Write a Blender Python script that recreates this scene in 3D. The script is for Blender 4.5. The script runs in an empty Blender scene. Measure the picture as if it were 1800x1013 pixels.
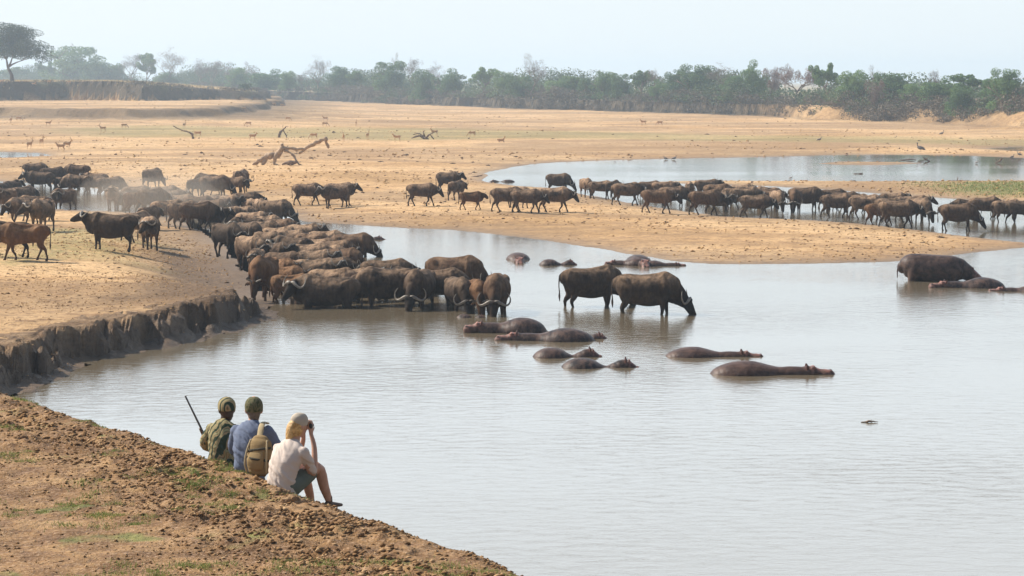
import bpy, bmesh, math, random
import numpy as np
from mathutils import Vector, Matrix, Euler
random.seed(7)
R = math.radians
scene = bpy.context.scene
COL = scene.collection

# ---------------------------------------------------------------- camera
CAMH = 8.4
FPX = 4000.0                      # focal length in pixels of an 1800 px wide frame (80 mm)
HORIZON = 140.0
PITCH = math.atan((506.5 - HORIZON) / FPX)
cam_d = bpy.data.cameras.new('camera')
cam = bpy.data.objects.new('camera', cam_d)
COL.objects.link(cam)
cam_d.sensor_width = 36.0
cam_d.lens = 80.0
cam_d.clip_start = 0.5
cam_d.clip_end = 9000.0
cam.location = (0, 0, CAMH)
cam.rotation_euler = (math.pi / 2 - PITCH, 0, 0)
scene.camera = cam

# ---------------------------------------------------------------- world and sun
SUN_EL, SUN_AZ = 42.0, 155.0      # azimuth as math angle of the direction TOWARDS the sun (180 = left)
w = bpy.data.worlds.new('World')
scene.world = w
w.use_nodes = True
nt = w.node_tree
sky = nt.nodes.new('ShaderNodeTexSky')
sky.sky_type = 'NISHITA'
sky.sun_disc = False
sky.sun_elevation = R(SUN_EL)
sky.sun_rotation = R(90 - SUN_AZ)
sky.altitude = 500
sky.air_density = 1.0
sky.dust_density = 1.0
sky.ozone_density = 1.0
bg = nt.nodes['Background']
mixn = nt.nodes.new('ShaderNodeMix'); mixn.data_type = 'RGBA'
tcw = nt.nodes.new('ShaderNodeTexCoord')                 # milky veil of dry season haze, thickest towards the horizon
sepw = nt.nodes.new('ShaderNodeSeparateXYZ')
nt.links.new(tcw.outputs['Generated'], sepw.inputs[0])
mrw = nt.nodes.new('ShaderNodeMapRange')
mrw.inputs['From Min'].default_value = .22
mrw.inputs['From Max'].default_value = .6
mrw.inputs['To Min'].default_value = .92
mrw.inputs['To Max'].default_value = .05
nt.links.new(sepw.outputs['Z'], mrw.inputs['Value'])
nt.links.new(mrw.outputs[0], mixn.inputs[0])
dotw = nt.nodes.new('ShaderNodeVectorMath'); dotw.operation = 'DOT_PRODUCT'   # the veil glows towards the sun and is dull opposite to it
nt.links.new(tcw.outputs['Generated'], dotw.inputs[0])
dotw.inputs[1].default_value = (-.38, .92, 0)
mrd = nt.nodes.new('ShaderNodeMapRange')
mrd.inputs['From Min'].default_value = -.3
mrd.inputs['From Max'].default_value = .6
mrd.inputs['To Min'].default_value = 3.0
mrd.inputs['To Max'].default_value = 11.5
nt.links.new(dotw.outputs['Value'], mrd.inputs['Value'])
nt.links.new(sky.outputs[0], mixn.inputs[6])
rampw = nt.nodes.new('ShaderNodeValToRGB')
ew = rampw.color_ramp.elements
ew[0].position = .06; ew[0].color = (.59, .64, .665, 1)
ew[1].position = .16; ew[1].color = (1.02, 1.15, 1.25, 1)
nt.links.new(sepw.outputs['Z'], rampw.inputs[0])
scw = nt.nodes.new('ShaderNodeVectorMath'); scw.operation = 'SCALE'; scw.inputs['Scale'].default_value = 11.5
nt.links.new(rampw.outputs[0], scw.inputs[0])
nt.links.new(mrd.outputs[0], scw.inputs['Scale'])
nt.links.new(scw.outputs[0], mixn.inputs[7])
nt.links.new(mixn.outputs[2], bg.inputs[0])
bg.inputs[1].default_value = 0.10
sun_d = bpy.data.lights.new('sun', 'SUN')
sun = bpy.data.objects.new('sun', sun_d)
COL.objects.link(sun)
sun_d.energy = 5.0
sun_d.angle = R(0.6)
sun_d.color = (1.0, 0.93, 0.82)
sd = Vector((math.cos(R(SUN_AZ)) * math.cos(R(SUN_EL)), math.sin(R(SUN_AZ)) * math.cos(R(SUN_EL)), math.sin(R(SUN_EL))))
sun.rotation_euler = sd.to_track_quat('Z', 'Y').to_euler()
sun.location = sd * 60
scene.view_settings.view_transform = 'Standard'
scene.view_settings.look = 'None'
scene.view_settings.exposure = 0.43
scene.view_settings.gamma = 1.0
scene.cycles.volume_bounces = 1
scene.cycles.max_bounces = 6
scene.cycles.transparent_max_bounces = 16

# ---------------------------------------------------------------- helpers
def tag(o, label=None, cat=None, group=None, kind=None):
    if label: o['label'] = label
    if cat: o['category'] = cat
    if group: o['group'] = group
    if kind: o['kind'] = kind
    return o

def pray(px, py):
    dx = (px - 900.0) / FPX
    dy = (506.5 - py) / FPX
    c, s = math.cos(PITCH), math.sin(PITCH)
    # camera forward (0,c,-s), up (0,s,c)
    return np.array([dx, c + dy * s, -s + dy * c])

def pz(px, py, z=0.0):
    """point where the pixel's ray meets the level z"""
    d = pray(px, py)
    t = (z - CAMH) / d[2]
    return (d[0] * t, d[1] * t)

def pd(px, py, y):
    """point on the pixel's ray at forward distance y"""
    d = pray(px, py)
    t = y / d[1]
    return Vector((d[0] * t, y, CAMH + d[2] * t))

_rs = np.random.RandomState(11)
_perm = _rs.permutation(4096)
_val = _rs.rand(4096)
def vnoise(x, y, seed=0):
    xi = np.floor(x).astype(np.int64); yi = np.floor(y).astype(np.int64)
    fx = x - xi; fy = y - yi
    fx = fx * fx * (3 - 2 * fx); fy = fy * fy * (3 - 2 * fy)
    def h(a, b):
        return _val[_perm[(_perm[(a + seed * 131) & 4095] + b) & 4095]]
    v = (h(xi, yi) * (1 - fx) + h(xi + 1, yi) * fx) * (1 - fy) + (h(xi, yi + 1) * (1 - fx) + h(xi + 1, yi + 1) * fx) * fy
    return v * 2 - 1
def fbm(x, y, scale, octaves=4, seed=0, gain=.5):
    a, s, t, n = 1.0, 1.0 / scale, 0, 0
    for o in range(octaves):
        t = t + a * vnoise(x * s + 17.3 * o, y * s - 9.1 * o, seed + o)
        n += a; a *= gain; s *= 2.03
    return t / n
def sstep(a, b, x):
    t = np.clip((x - a) / (b - a), 0, 1)
    return t * t * (3 - 2 * t)

def poly_sd(X, Y, pts):
    """signed distance to a closed polygon, positive inside"""
    P = np.array(pts, float)
    d2 = np.full(X.shape, 1e18)
    inside = np.zeros(X.shape, bool)
    n = len(P)
    for i in range(n):
        ax, ay = P[i]; bx, by = P[(i + 1) % n]
        ex, ey = bx - ax, by - ay
        wx, wy = X - ax, Y - ay
        t = np.clip((wx * ex + wy * ey) / (ex * ex + ey * ey + 1e-12), 0, 1)
        dx = wx - ex * t; dy = wy - ey * t
        d2 = np.minimum(d2, dx * dx + dy * dy)
        c = ((ay > Y) != (by > Y))
        with np.errstate(divide='ignore', invalid='ignore'):
            xi = ax + (Y - ay) * ex / (ey if abs(ey) > 1e-12 else 1e-12)
        inside ^= c & (X < xi)
    d = np.sqrt(d2)
    return np.where(inside, d, -d)
# ---------------------------------------------------------------- terrain
def P0(lst, z=0.0):
    return [pz(a, b, z) for a, b in lst]
CLIFF = [(455, 556), (448, 562), (414, 573), (375, 584), (351, 588), (319, 598), (272, 607), (227, 615), (196, 626), (136, 636), (95, 648), (63, 658), (30, 672), (0, 684)]
W_MAIN = P0([(-300, 306), (0, 319), (110, 326), (200, 334), (260, 341), (350, 351), (420, 360), (500, 376), (530, 389), (600, 394), (700, 401), (800, 404), (880, 413),
             (1000, 429), (1100, 446), (1200, 461), (1250, 464), (1400, 464), (1560, 461), (1650, 452), (1750, 440), (1800, 436), (1900, 431), (2900, 420),
             (4200, 1600), (-100, 1600), (-200, 900), (-60, 715)] + CLIFF[::-1] +
            [(452, 545), (446, 520), (428, 490), (395, 440), (345, 405), (290, 382), (240, 373), (90, 369), (0, 376), (-300, 386)])
W_UP = P0([(845, 316), (852, 309), (870, 301), (900, 293), (940, 288), (1000, 285), (1100, 281), (1200, 279), (1300, 277), (1400, 275), (1500, 272), (1600, 272),
           (1700, 274), (1800, 278), (2900, 285), (2900, 450), (1900, 434), (1800, 425), (1700, 415), (1600, 403), (1480, 391), (1400, 386), (1260, 380),
           (1180, 369), (1120, 360), (1060, 350), (1010, 338), (960, 330), (900, 326), (860, 321)])
ISLE = P0([(1150, 320), (1230, 318), (1300, 318), (1500, 319), (1800, 318), (2900, 318), (2900, 372), (1800, 358), (1700, 351), (1560, 342), (1450, 334), (1330, 327), (1200, 323)])
BAR = P0([(1430, 288), (1480, 284.5), (1600, 285.5), (1625, 287), (1560, 290), (1470, 290)])
PUD1 = P0([(-300, 262), (0, 262), (60, 264), (92, 268), (0, 272), (-300, 272)], .35)
PUD2 = P0([(1745, 257), (1790, 254), (2300, 252), (2300, 262), (1790, 261)], .35)
TONGUE = P0([(-900, 400), (-300, 386), (0, 376), (90, 369), (240, 373), (290, 382), (345, 405), (395, 440), (428, 490), (446, 520), (452, 545)] + CLIFF + [(-60, 715), (-200, 900), (-900, 1500)])
NEARB = P0([(-900, 500), (-300, 640), (-100, 672), (0, 690), (60, 712), (150, 745), (230, 770), (300, 789), (350, 806), (410, 830), (470, 850), (520, 868), (560, 888),
            (640, 922), (700, 938), (760, 958), (800, 972), (850, 988), (905, 1013), (1080, 1100), (1500, 1400), (2500, 2600), (2500, 9000), (-9000, 9000)], 3.62)
RISE = P0([(-1500, 212), (0, 206), (120, 208), (220, 209), (310, 208), (400, 206), (455, 200), (480, 190), (478, 178), (300, 170), (-1500, 168)], 1.0)
HIGHB = P0([(-1500, 186), (0, 184), (120, 183), (250, 184), (330, 182), (430, 181), (462, 178), (470, 174), (440, 168), (300, 160), (0, 152), (-1500, 150)], 2.0)
FARB = P0([(-1500, 164), (0, 168), (300, 173), (440, 176), (500, 179), (600, 181), (700, 184.5), (850, 189), (900, 192), (1050, 196), (1200, 200.5), (1350, 206),
           (1440, 212), (1575, 217), (1700, 222), (1800, 227), (2200, 240), (3500, 270), (6000, 300), (6000, 143.6), (-6000, 143.6)], .3)

def water_sd(X, Y):
    """positive on land"""
    nz = fbm(X, Y, 9, 3, 3) * np.clip(Y / 200, .15, 1) * .9 + fbm(X, Y, 1.6, 3, 5) * .28
    s = -np.maximum(poly_sd(X, Y, W_MAIN), poly_sd(X, Y, W_UP))
    s = np.maximum(s, poly_sd(X, Y, ISLE))
    s = np.maximum(s, poly_sd(X, Y, BAR) * .8)
    s = np.minimum(s, -poly_sd(X, Y, PUD1))
    s = np.minimum(s, -poly_sd(X, Y, PUD2))
    return s + nz

def height(X, Y, full=False):
    X = np.asarray(X, float); Y = np.asarray(Y, float)
    s = water_sd(X, Y)
    zl = .36 * (1 - np.exp(-np.maximum(s, 0) / 7.0))
    zw = -.55 * (1 - np.exp(np.minimum(s, 0) / 3.0))
    z = zl + zw
    rough = np.clip(np.maximum(s, 0) / 5, 0, 1)
    z = z + rough * (fbm(X, Y, 14, 3, 8) * .12 + fbm(X, Y, 2.2, 3, 9) * .05)
    # tongue of bank on the left with its cliff
    st = poly_sd(X, Y, TONGUE)
    front = 1 - sstep(79.0, 90.0, Y)
    wx_ = fbm(X, Y, 2.5, 3, 75) * 2.5
    ridge = .10 * np.round(vnoise(X * 2.6, Y * 1.1, 78) * 2) + np.abs(vnoise(X * .8 + 7 + wx_, Y * .45 + wx_, 71)) * .50 + np.abs(vnoise(X * 2.1, Y * .9 + 3, 72)) * .34
    st = st + front * (fbm(X, Y, 3.6, 3, 21) * .6 + ridge - .42 + fbm(X, Y, .5, 3, 22) * .14) + (1 - front) * fbm(X, Y, 3, 3, 23) * .5
    wd = .55 + (1 - front) * 6.0
    cr = np.clip(st / wd, 0, 1)
    prof = np.where(front > .5, np.clip(cr ** .55 + 4 * cr * (1 - cr) * .30 * fbm(X, Y, .8, 4, 77), 0, 1.05), cr * cr * (3 - 2 * cr))
    prof = prof * front + (cr * cr * (3 - 2 * cr)) * (1 - front)
    top = (.98 + .55 * sstep(0, 22, st)) * (1 - .62 * sstep(90, 135, Y))
    top = top + fbm(X, Y, 5, 4, 25) * .09 + fbm(X, Y, .8, 3, 26) * .035
    near_c = np.exp(-((st - .5) / .8) ** 2) * front
    top = top + near_c * (fbm(X, Y, .9, 2, 27) * .13 - .05 * (np.abs(vnoise(X * 1.4, Y * .7, 73)) < .12))
    foot = front * .30 * sstep(-.8, .15, st) * np.clip(.55 + 1.1 * fbm(X, Y, .7, 3, 29), 0, 2)
    z = np.where(st > 0, np.maximum(z, prof * top), z)
    z = np.maximum(z, np.where((st > -.9) & (st < wd), foot, -9))
    # rise of the plain and high bank on the left
    sr = poly_sd(X, Y, RISE) + fbm(X, Y, 40, 3, 31) * 9
    z = z + 1.1 * sstep(-70, 30, sr) * sstep(-60, 0, poly_sd(X, Y, RISE)) + 1.45 * sstep(0, 2.4, sr) + sstep(-40, 0, sr) * (1 - sstep(0, 12, sr)) * fbm(X, Y, 3, 3, 33) * .35
    sh = poly_sd(X, Y, HIGHB) + fbm(X, Y, 26, 4, 35) * 7 + np.abs(fbm(X, Y, 14, 3, 36)) * 4
    th = X / np.maximum(Y, 1)
    hh = 4.9 - 2.6 * sstep(-.18, -.112, th)
    ps = np.clip(sh / 2.6 + .25 * fbm(X, Y, 6, 3, 39) * (sh > 0), 0, 1)
    z = z + hh * (ps ** .9) + (ps > 0) * fbm(X, Y, 9, 3, 37) * .3 * ps
    # far bank
    sf = poly_sd(X, Y, FARB) + fbm(X, Y, 18, 4, 41) * 4.0
    wf = .5 + 5.0 * sstep(.10, .17, th)
    pf = np.clip(sf / wf, 0, 1)
    fh = 2.75 + .9 * (1 - sstep(-.11, -.03, th))
    z = np.where(sf > -6, np.maximum(z, -9) * (1 - pf) + pf * (fh + .3 + fbm(X, Y, 30, 3, 43) * .25), z)
    z = z + (sf > -6) * (sf < 0) * .25 * sstep(-6, 0, sf) * (1 + fbm(X, Y, 4, 3, 44))
    # near bank
    sn = poly_sd(X, Y, NEARB)
    sn = sn + fbm(X, Y, 1.1, 3, 51) * .10
    e = np.maximum(sn, 0)
    zn = 3.8 - .20 * np.exp(-e / .22) + fbm(X, Y, 2.4, 3, 53) * .05 * np.clip(e, 0, 1) + (.03 + .03 * np.exp(-((e - 1.2) / 1.6) ** 2)) * fbm(X, Y, .35, 4, 55)
    zn = zn + np.exp(-((e - 1.3) / 1.2) ** 2) * np.maximum(0, fbm(X, Y, .22, 3, 57)) * .09
    zn = np.where(sn > 0, zn, 3.60 + sn * 1.15 + fbm(X, Y, .5, 3, 58) * .08)
    z = np.maximum(z, np.where(sn > -4, zn, -9))
    if full:
        return z, s, st, sr, sh, sf, sn, front
    return z

def ground_hit(px, py, dmin=17.0, dmax=1500.0):
    d = pray(px, py)
    t = np.exp(np.linspace(math.log(dmin), math.log(dmax), 2600))
    X, Y, Z = d[0] * t, d[1] * t, CAMH + d[2] * t
    h = np.maximum(height(X, Y), 0.0)
    k = np.nonzero(Z < h)[0]
    if len(k) == 0:
        k = len(t) - 1
    else:
        k = k[0]
    if k > 0:
        a0, a1 = Z[k - 1] - h[k - 1], Z[k] - h[k]
        u = a0 / (a0 - a1) if a0 != a1 else 0
        tt = t[k - 1] + (t[k] - t[k - 1]) * u
    else:
        tt = t[0]
    return Vector((d[0] * tt, d[1] * tt, float(h[k])))

def gz(x, y):
    return float(height(np.array([x]), np.array([y]))[0])

def build_terrain():
    ths = np.concatenate([-np.linspace(1.25, .30, 26), np.linspace(-.262, .262, 560)[0:], np.linspace(.30, 1.25, 26)])
    ths = np.unique(np.round(ths, 6))
    ds = [3.0]
    while ds[-1] < 17: ds.append(ds[-1] * 1.12)
    while ds[-1] < 3200:
        D = ds[-1]
        if D < 950:
            st = min(max(D * D * 1.7 / 33600, .055), 1.25)
        else:
            st = D * .05
        ds.append(D + st)
    ds = np.array(ds)
    T, D = np.meshgrid(ths, ds)
    X = np.sin(T) * D; Y = np.cos(T) * D
    Z, s, st, sr, sh, sf, sn, front = height(X, Y, True)
    nr, nc = X.shape
    co = np.stack([X.ravel(), Y.ravel(), Z.ravel()], 1)
    idx = np.arange(nr * nc).reshape(nr, nc)
    f = np.stack([idx[:-1, :-1].ravel(), idx[:-1, 1:].ravel(), idx[1:, 1:].ravel(), idx[1:, :-1].ravel()], 1)
    me = bpy.data.meshes.new('ground')
    me.vertices.add(len(co)); me.vertices.foreach_set('co', co.ravel().astype(np.float32))
    me.loops.add(f.size); me.loops.foreach_set('vertex_index', f.ravel().astype(np.int32))
    me.polygons.add(len(f))
    me.polygons.foreach_set('loop_start', np.arange(0, f.size, 4, dtype=np.int32))
    me.polygons.foreach_set('loop_total', np.full(len(f), 4, dtype=np.int32))
    e1 = co[f[:, 2]] - co[f[:, 0]]; e2 = co[f[:, 3]] - co[f[:, 1]]
    nn = np.cross(e1, e2); nn /= np.linalg.norm(nn, axis=1)[:, None] + 1e-9
    me.polygons.foreach_set('use_smooth', np.abs(nn[:, 2]) > .80)
    me.update(); me.validate()
    # masks: wet (damp silt at the water line), grass, bank earth with painted shade of distant banks and scarp, near
    wet = np.exp(-np.maximum(s, 0) / 1.6) * (Z < .8)
    wet = np.maximum(wet, (st > -1.2) * (st < .6) * front * sstep(.38, .05, Z) * 1.0)
    # plough of mud where the herd comes down
    mud = sstep(0.0, .6, 1 - np.abs(st - .8) / 4.5) * sstep(72, 79, Y) * (1 - sstep(100, 125, Y)) * (X < -5)
    g = np.zeros_like(X)
    gi = poly_sd(X, Y, P0([(1590, 330), (1700, 324), (1800, 322), (2900, 320), (2900, 350), (1800, 350), (1700, 347), (1640, 341)]))
    g = np.maximum(g, sstep(-1.5, 5, gi + fbm(X, Y, 5, 3, 61) * 2.5) * .95)
    for poly, amt in (([(110, 228), (250, 222), (450, 224), (700, 226), (1000, 232), (1300, 238), (1800, 246), (1800, 254), (1400, 248), (1000, 244), (700, 246), (400, 240), (200, 238)], .55),
                      ([(0, 380), (230, 376), (250, 440), (100, 452), (0, 470)], .55)):
        gg = poly_sd(X, Y, P0(poly, .35 if poly[0][0] else 1.3))
        g = np.maximum(g, amt * sstep(-10 if poly[0][0] else -2, 6 if poly[0][0] else 3, gg + fbm(X, Y, 14 if poly[0][0] else 3, 3, 63) * (9 if poly[0][0] else 3)))
    g = np.maximum(g, (sh > 2) * (sh < 9) * .35 * sstep(-.2, .3, fbm(X, Y, 12, 3, 65)))
    g = np.maximum(g, .75 * (sn > .1) * sstep(.38, .62, fbm(X, Y, .55, 3, 66) + .35 * fbm(X, Y, 3, 2, 67)) * (1 - .5 * sstep(5, 9, sn)))
    nearm = sstep(-2.5, -.5, sn)
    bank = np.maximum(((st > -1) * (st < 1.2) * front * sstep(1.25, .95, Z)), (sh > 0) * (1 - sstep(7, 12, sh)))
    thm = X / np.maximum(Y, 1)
    bank = np.maximum(bank, (sf > -3) * (1 - sstep(3, 9, sf)) * (1 - .75 * sstep(.09, .14, thm)))  # carries the far bank's painted shade, weaker on its sunlit right end
    bank = np.maximum(bank, sstep(-25, 0, sr) * (1 - sstep(2, 10, sr)) * .6 * (sh < 0))  # dark band that paints the scarp's shadow along the rise
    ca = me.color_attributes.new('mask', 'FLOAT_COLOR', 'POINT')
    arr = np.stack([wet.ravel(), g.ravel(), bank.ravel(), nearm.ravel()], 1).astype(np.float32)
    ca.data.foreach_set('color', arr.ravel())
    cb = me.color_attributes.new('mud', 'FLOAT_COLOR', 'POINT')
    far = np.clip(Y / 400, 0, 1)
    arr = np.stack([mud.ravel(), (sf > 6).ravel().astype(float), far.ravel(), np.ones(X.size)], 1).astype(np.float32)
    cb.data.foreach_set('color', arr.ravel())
    o = bpy.data.objects.new('ground', me)
    COL.objects.link(o)
    return tag(o, kind='structure')

class NT:
    def __init__(self, name):
        self.m = bpy.data.materials.new(name); self.m.use_nodes = True
        self.t = self.m.node_tree; self.b = self.t.nodes['Principled BSDF']
    def n(self, t, **k):
        nd = self.t.nodes.new('ShaderNode' + t)
        for a, v in k.items(): setattr(nd, a, v)
        return nd
    def l(self, a, b): self.t.links.new(a, b)
    def noise(self, vec, scale, detail=4, rough=.55, dist=0):
        nd = self.n('TexNoise'); nd.inputs['Scale'].default_value = scale; nd.inputs['Detail'].default_value = detail
        nd.inputs['Roughness'].default_value = rough; nd.inputs['Distortion'].default_value = dist
        if vec is not None: self.l(vec, nd.inputs['Vector'])
        return nd.outputs['Fac']
    def ramp(self, fac, stops):
        r = self.n('ValToRGB'); e = r.color_ramp.elements
        while len(e) > 1: e.remove(e[-1])
        e[0].position = stops[0][0]; e[0].color = tuple(stops[0][1]) + (1,) if len(stops[0][1]) == 3 else stops[0][1]
        for p, c in stops[1:]:
            x = e.new(p); x.color = tuple(c) + (1,) if len(c) == 3 else c
        self.l(fac, r.inputs[0]); return r.outputs[0]
    def mixc(self, fac, a, b, mode='MIX'):
        m = self.n('Mix', data_type='RGBA', blend_type=mode)
        for s, v in ((m.inputs[0], fac), (m.inputs[6], a), (m.inputs[7], b)):
            if hasattr(v, 'links'): self.l(v, s)
            elif isinstance(v, (int, float)): s.default_value = v
            else: s.default_value = tuple(v) + (1,)
        return m.outputs[2]
    def math(self, op, a, b=0.0, c=None):
        m = self.n('Math', operation=op)
        for i, v in enumerate((a, b) if c is None else (a, b, c)):
            if hasattr(v, 'links'): self.l(v, m.inputs[i])
            else: m.inputs[i].default_value = v
        return m.outputs[0]
    def bump(self, h, strength, dist, nrm=None):
        b = self.n('Bump'); b.inputs['Strength'].default_value = strength; b.inputs['Distance'].default_value = dist
        self.l(h, b.inputs['Height'])
        if nrm is not None: self.l(nrm, b.inputs['Normal'])
        return b.outputs[0]
    def mapping(self, vec, sc):
        m = self.n('Mapping'); m.inputs['Scale'].default_value = sc; self.l(vec, m.inputs['Vector']); return m.outputs[0]
    def set(self, **k):
        for a, v in k.items():
            s = self.b.inputs[a.replace('_', ' ')]
            if hasattr(v, 'links'): self.l(v, s)
            elif isinstance(v, (tuple, list)): s.default_value = tuple(v) + ((1,) if len(v) == 3 else ())
            else: s.default_value = v
        return self

def ground_material():
    m = NT('earth')
    geo = m.n('NewGeometry'); pos = geo.outputs['Position']
    at = m.n('VertexColor'); at.layer_name = 'mask'
    sp = m.n('SeparateColor'); m.l(at.outputs['Color'], sp.inputs[0])
    at2 = m.n('VertexColor'); at2.layer_name = 'mud'
    sp2 = m.n('SeparateColor'); m.l(at2.outputs['Color'], sp2.inputs[0])
    wet, grs, bank, near = sp.outputs[0], sp.outputs[1], sp.outputs[2], at.outputs['Alpha']
    mud, plat, far = sp2.outputs
    big = m.noise(m.mapping(pos, (.75, 1, 1)), .045, 6, .66, .4)
    mid = m.noise(pos, .8, 7, .72, .3)
    fine = m.noise(pos, 5.0, 6, .68)
    vfine = m.noise(pos, 26.0, 4, .7)
    sand = m.ramp(big, [(.34, (.43, .25, .095)), (.46, (.60, .36, .16)), (.54, (.73, .475, .24)), (.64, (.51, .31, .13))])
    sand = m.mixc(m.ramp(mid, [(.32, (0, 0, 0)), (.50, (.0, .0, .0)), (.68, (1, 1, 1))]), sand, (.27, .15, .065))
    sand = m.mixc(m.ramp(mid, [(.30, (.8, .8, .8)), (.42, (0, 0, 0))]), sand, (.68, .44, .21))
    grit = m.noise(pos, 2.6, 8, .78, .2)
    sand = m.mixc(m.ramp(grit, [(.38, (.9, .9, .9)), (.47, (0, 0, 0))]), sand, (.20, .115, .055))
    sand = m.mixc(m.ramp(grit, [(.54, (0, 0, 0)), (.64, (.7, .7, .7))]), sand, (.66, .44, .22))
    strk = m.noise(m.mapping(pos, (.45, 1, 1)), .028, 7, .66, .8)
    sand = m.mixc(m.ramp(strk, [(.46, (0, 0, 0)), (.55, (.55, .55, .55)), (.72, (.25, .25, .25))]), sand, (.22, .135, .07))
    sand = m.mixc(m.ramp(fine, [(.36, (.55, .55, .55)), (.50, (0, 0, 0))]), sand, (.21, .115, .05))
    # near bank: redder loam
    loam = m.ramp(m.noise(pos, 1.3, 6, .7), [(.32, (.12, .058, .022)), (.45, (.21, .112, .045)), (.56, (.32, .182, .078)), (.70, (.44, .275, .128))])
    loam = m.mixc(m.ramp(fine, [(.38, (.7, .7, .7)), (.52, (0, 0, 0))]), loam, (.16, .085, .045))
    loam = m.mixc(m.ramp(vfine, [(.50, (0, 0, 0)), (.66, (.6, .6, .6))]), loam, (.56, .38, .24))
    col = m.mixc(near, sand, loam)
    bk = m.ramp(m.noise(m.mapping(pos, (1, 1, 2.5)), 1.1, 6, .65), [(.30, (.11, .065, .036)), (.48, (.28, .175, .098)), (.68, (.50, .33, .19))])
    bk = m.mixc(m.ramp(far, [(.45, (0, 0, 0)), (.85, (1, 1, 1))]), bk, m.ramp(mid, [(.35, (.045, .038, .022)), (.65, (.125, .09, .055))]))  # distant banks tinted dark: shade of their faces put into the colour
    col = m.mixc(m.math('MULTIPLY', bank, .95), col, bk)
    col = m.mixc(m.math('MULTIPLY', mud, m.ramp(fine, [(.35, (1, 1, 1)), (.7, (.65, .65, .65))])), col, (.12, .07, .036))
    gr = m.ramp(m.noise(pos, 3.0, 4, .6), [(.35, (.10, .13, .035)), (.6, (.22, .24, .07)), (.75, (.36, .31, .13))])
    col = m.mixc(m.math('MULTIPLY', grs, m.ramp(m.noise(pos, 2.2, 5, .65), [(.36, (.15, .15, .15)), (.56, (1, 1, 1))])), col, gr)
    col = m.mixc(m.math('MULTIPLY', plat, .8), col, (.30, .24, .13))
    col = m.mixc(m.math('MULTIPLY', wet, .72), col, (.15, .105, .07))
    m.l(col, m.b.inputs['Base Color'])
    rg = m.math('SUBTRACT', .95, m.math('MULTIPLY', wet, .35))
    m.l(rg, m.b.inputs['Roughness'])
    m.b.inputs['Specular IOR Level'].default_value = .25
    n1 = m.bump(mid, .6, .25)
    bk2 = m.noise(m.mapping(pos, (1, 1, .6)), 2.6, 6, .7, .5)
    n1 = m.bump(m.math('MULTIPLY', bk2, bank), 1.0, .5, n1)
    n2 = m.bump(fine, .8, .07, n1)
    n3 = m.bump(vfine, .7, .018, n2)
    m.l(n3, m.b.inputs['Normal'])
    return m.m

def build_water():
    me = bpy.data.meshes.new('water')
    v = [(-900, 14, 0), (900, 14, 0), (900, 1100, 0), (-900, 1100, 0)]
    me.from_pydata(v, [], [(0, 1, 2, 3)])
    o = bpy.data.objects.new('water', me); COL.objects.link(o)
    m = NT('river_water')
    geo = m.n('NewGeometry'); pos = geo.outputs['Position']
    patch = m.noise(m.mapping(pos, (.5, 1, 1)), .06, 3, .5)
    h1 = m.noise(m.mapping(pos, (.7, 1.2, 1)), 2.6, 5, .6, .8)
    h2 = m.noise(m.mapping(pos, (.6, 1.4, 1)), 9, 4, .65, .4)
    amp = m.ramp(patch, [(.38, (.30, .30, .30)), (.6, (1, 1, 1))])
    sy = m.n('SeparateXYZ'); m.l(pos, sy.inputs[0])
    fr = m.n('MapRange'); fr.inputs['From Min'].default_value = 90; fr.inputs['From Max'].default_value = 240
    fr.inputs['To Min'].default_value = 1.0; fr.inputs['To Max'].default_value = .28; m.l(sy.outputs['Y'], fr.inputs['Value'])
    amp = m.math('MULTIPLY', amp, fr.outputs[0])
    b1 = m.bump(m.math('MULTIPLY', h1, amp), .6, .028)
    b2 = m.bump(m.math('MULTIPLY', h2, amp), .5, .004, b1)
    m.l(b2, m.b.inputs['Normal'])
    m.set(Base_Color=(.16, .125, .08), Roughness=.03, IOR=1.78)
    me.materials.append(m.m)
    return tag(o, kind='structure')

def build_haze():
    bm = bmesh.new()
    x0, x1, y0, y1, z0, z1 = -3300, 3300, -60, 3300, -2.2, 34
    vs = [bm.verts.new((x, y, z)) for x in (x0, x1) for y in (y0, y1) for z in (z0, z1)]
    for q in ((0, 1, 3, 2), (4, 6, 7, 5), (0, 4, 5, 1), (2, 3, 7, 6), (0, 2, 6, 4), (1, 5, 7, 3)):
        bm.faces.new([vs[i] for i in q])
    bmesh.ops.recalc_face_normals(bm, faces=bm.faces)
    me = bpy.data.meshes.new('haze'); bm.to_mesh(me); bm.free()
    o = bpy.data.objects.new('haze', me); COL.objects.link(o)
    m = bpy.data.materials.new('haze_air'); m.use_nodes = True
    t = m.node_tree
    for n in list(t.nodes):
        if n.type != 'OUTPUT_MATERIAL': t.nodes.remove(n)
    v = t.nodes.new('ShaderNodeVolumePrincipled')
    v.inputs['Color'].default_value = (.68, .84, 1.0, 1)
    v.inputs['Density'].default_value = .00038
    v.inputs['Anisotropy'].default_value = .25
    t.links.new(v.outputs[0], t.nodes['Material Output'].inputs['Volume'])
    me.materials.append(m)
    return tag(o, kind='stuff')

ground = build_terrain()
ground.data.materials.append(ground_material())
water = build_water()
haze = build_haze()
# ---------------------------------------------------------------- mesh helpers
def crom(P, k=4):
    """Catmull-Rom resampling of rows of numbers"""
    P = [np.array(p, float) for p in P]
    if len(P) < 3:
        out = []
        for i in range(k + 1): out.append(P[0] + (P[-1] - P[0]) * i / k)
        return out
    Q = [P[0] * 2 - P[1]] + P + [P[-1] * 2 - P[-2]]
    out = []
    for i in range(1, len(Q) - 2):
        a, b, c, d = Q[i - 1:i + 3]
        for j in range(k):
            t = j / k
            out.append(.5 * ((2 * b) + (c - a) * t + (2 * a - 5 * b + 4 * c - d) * t * t + (3 * b - a - 3 * c + d) * t ** 3))
    out.append(P[-1])
    return out

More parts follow.
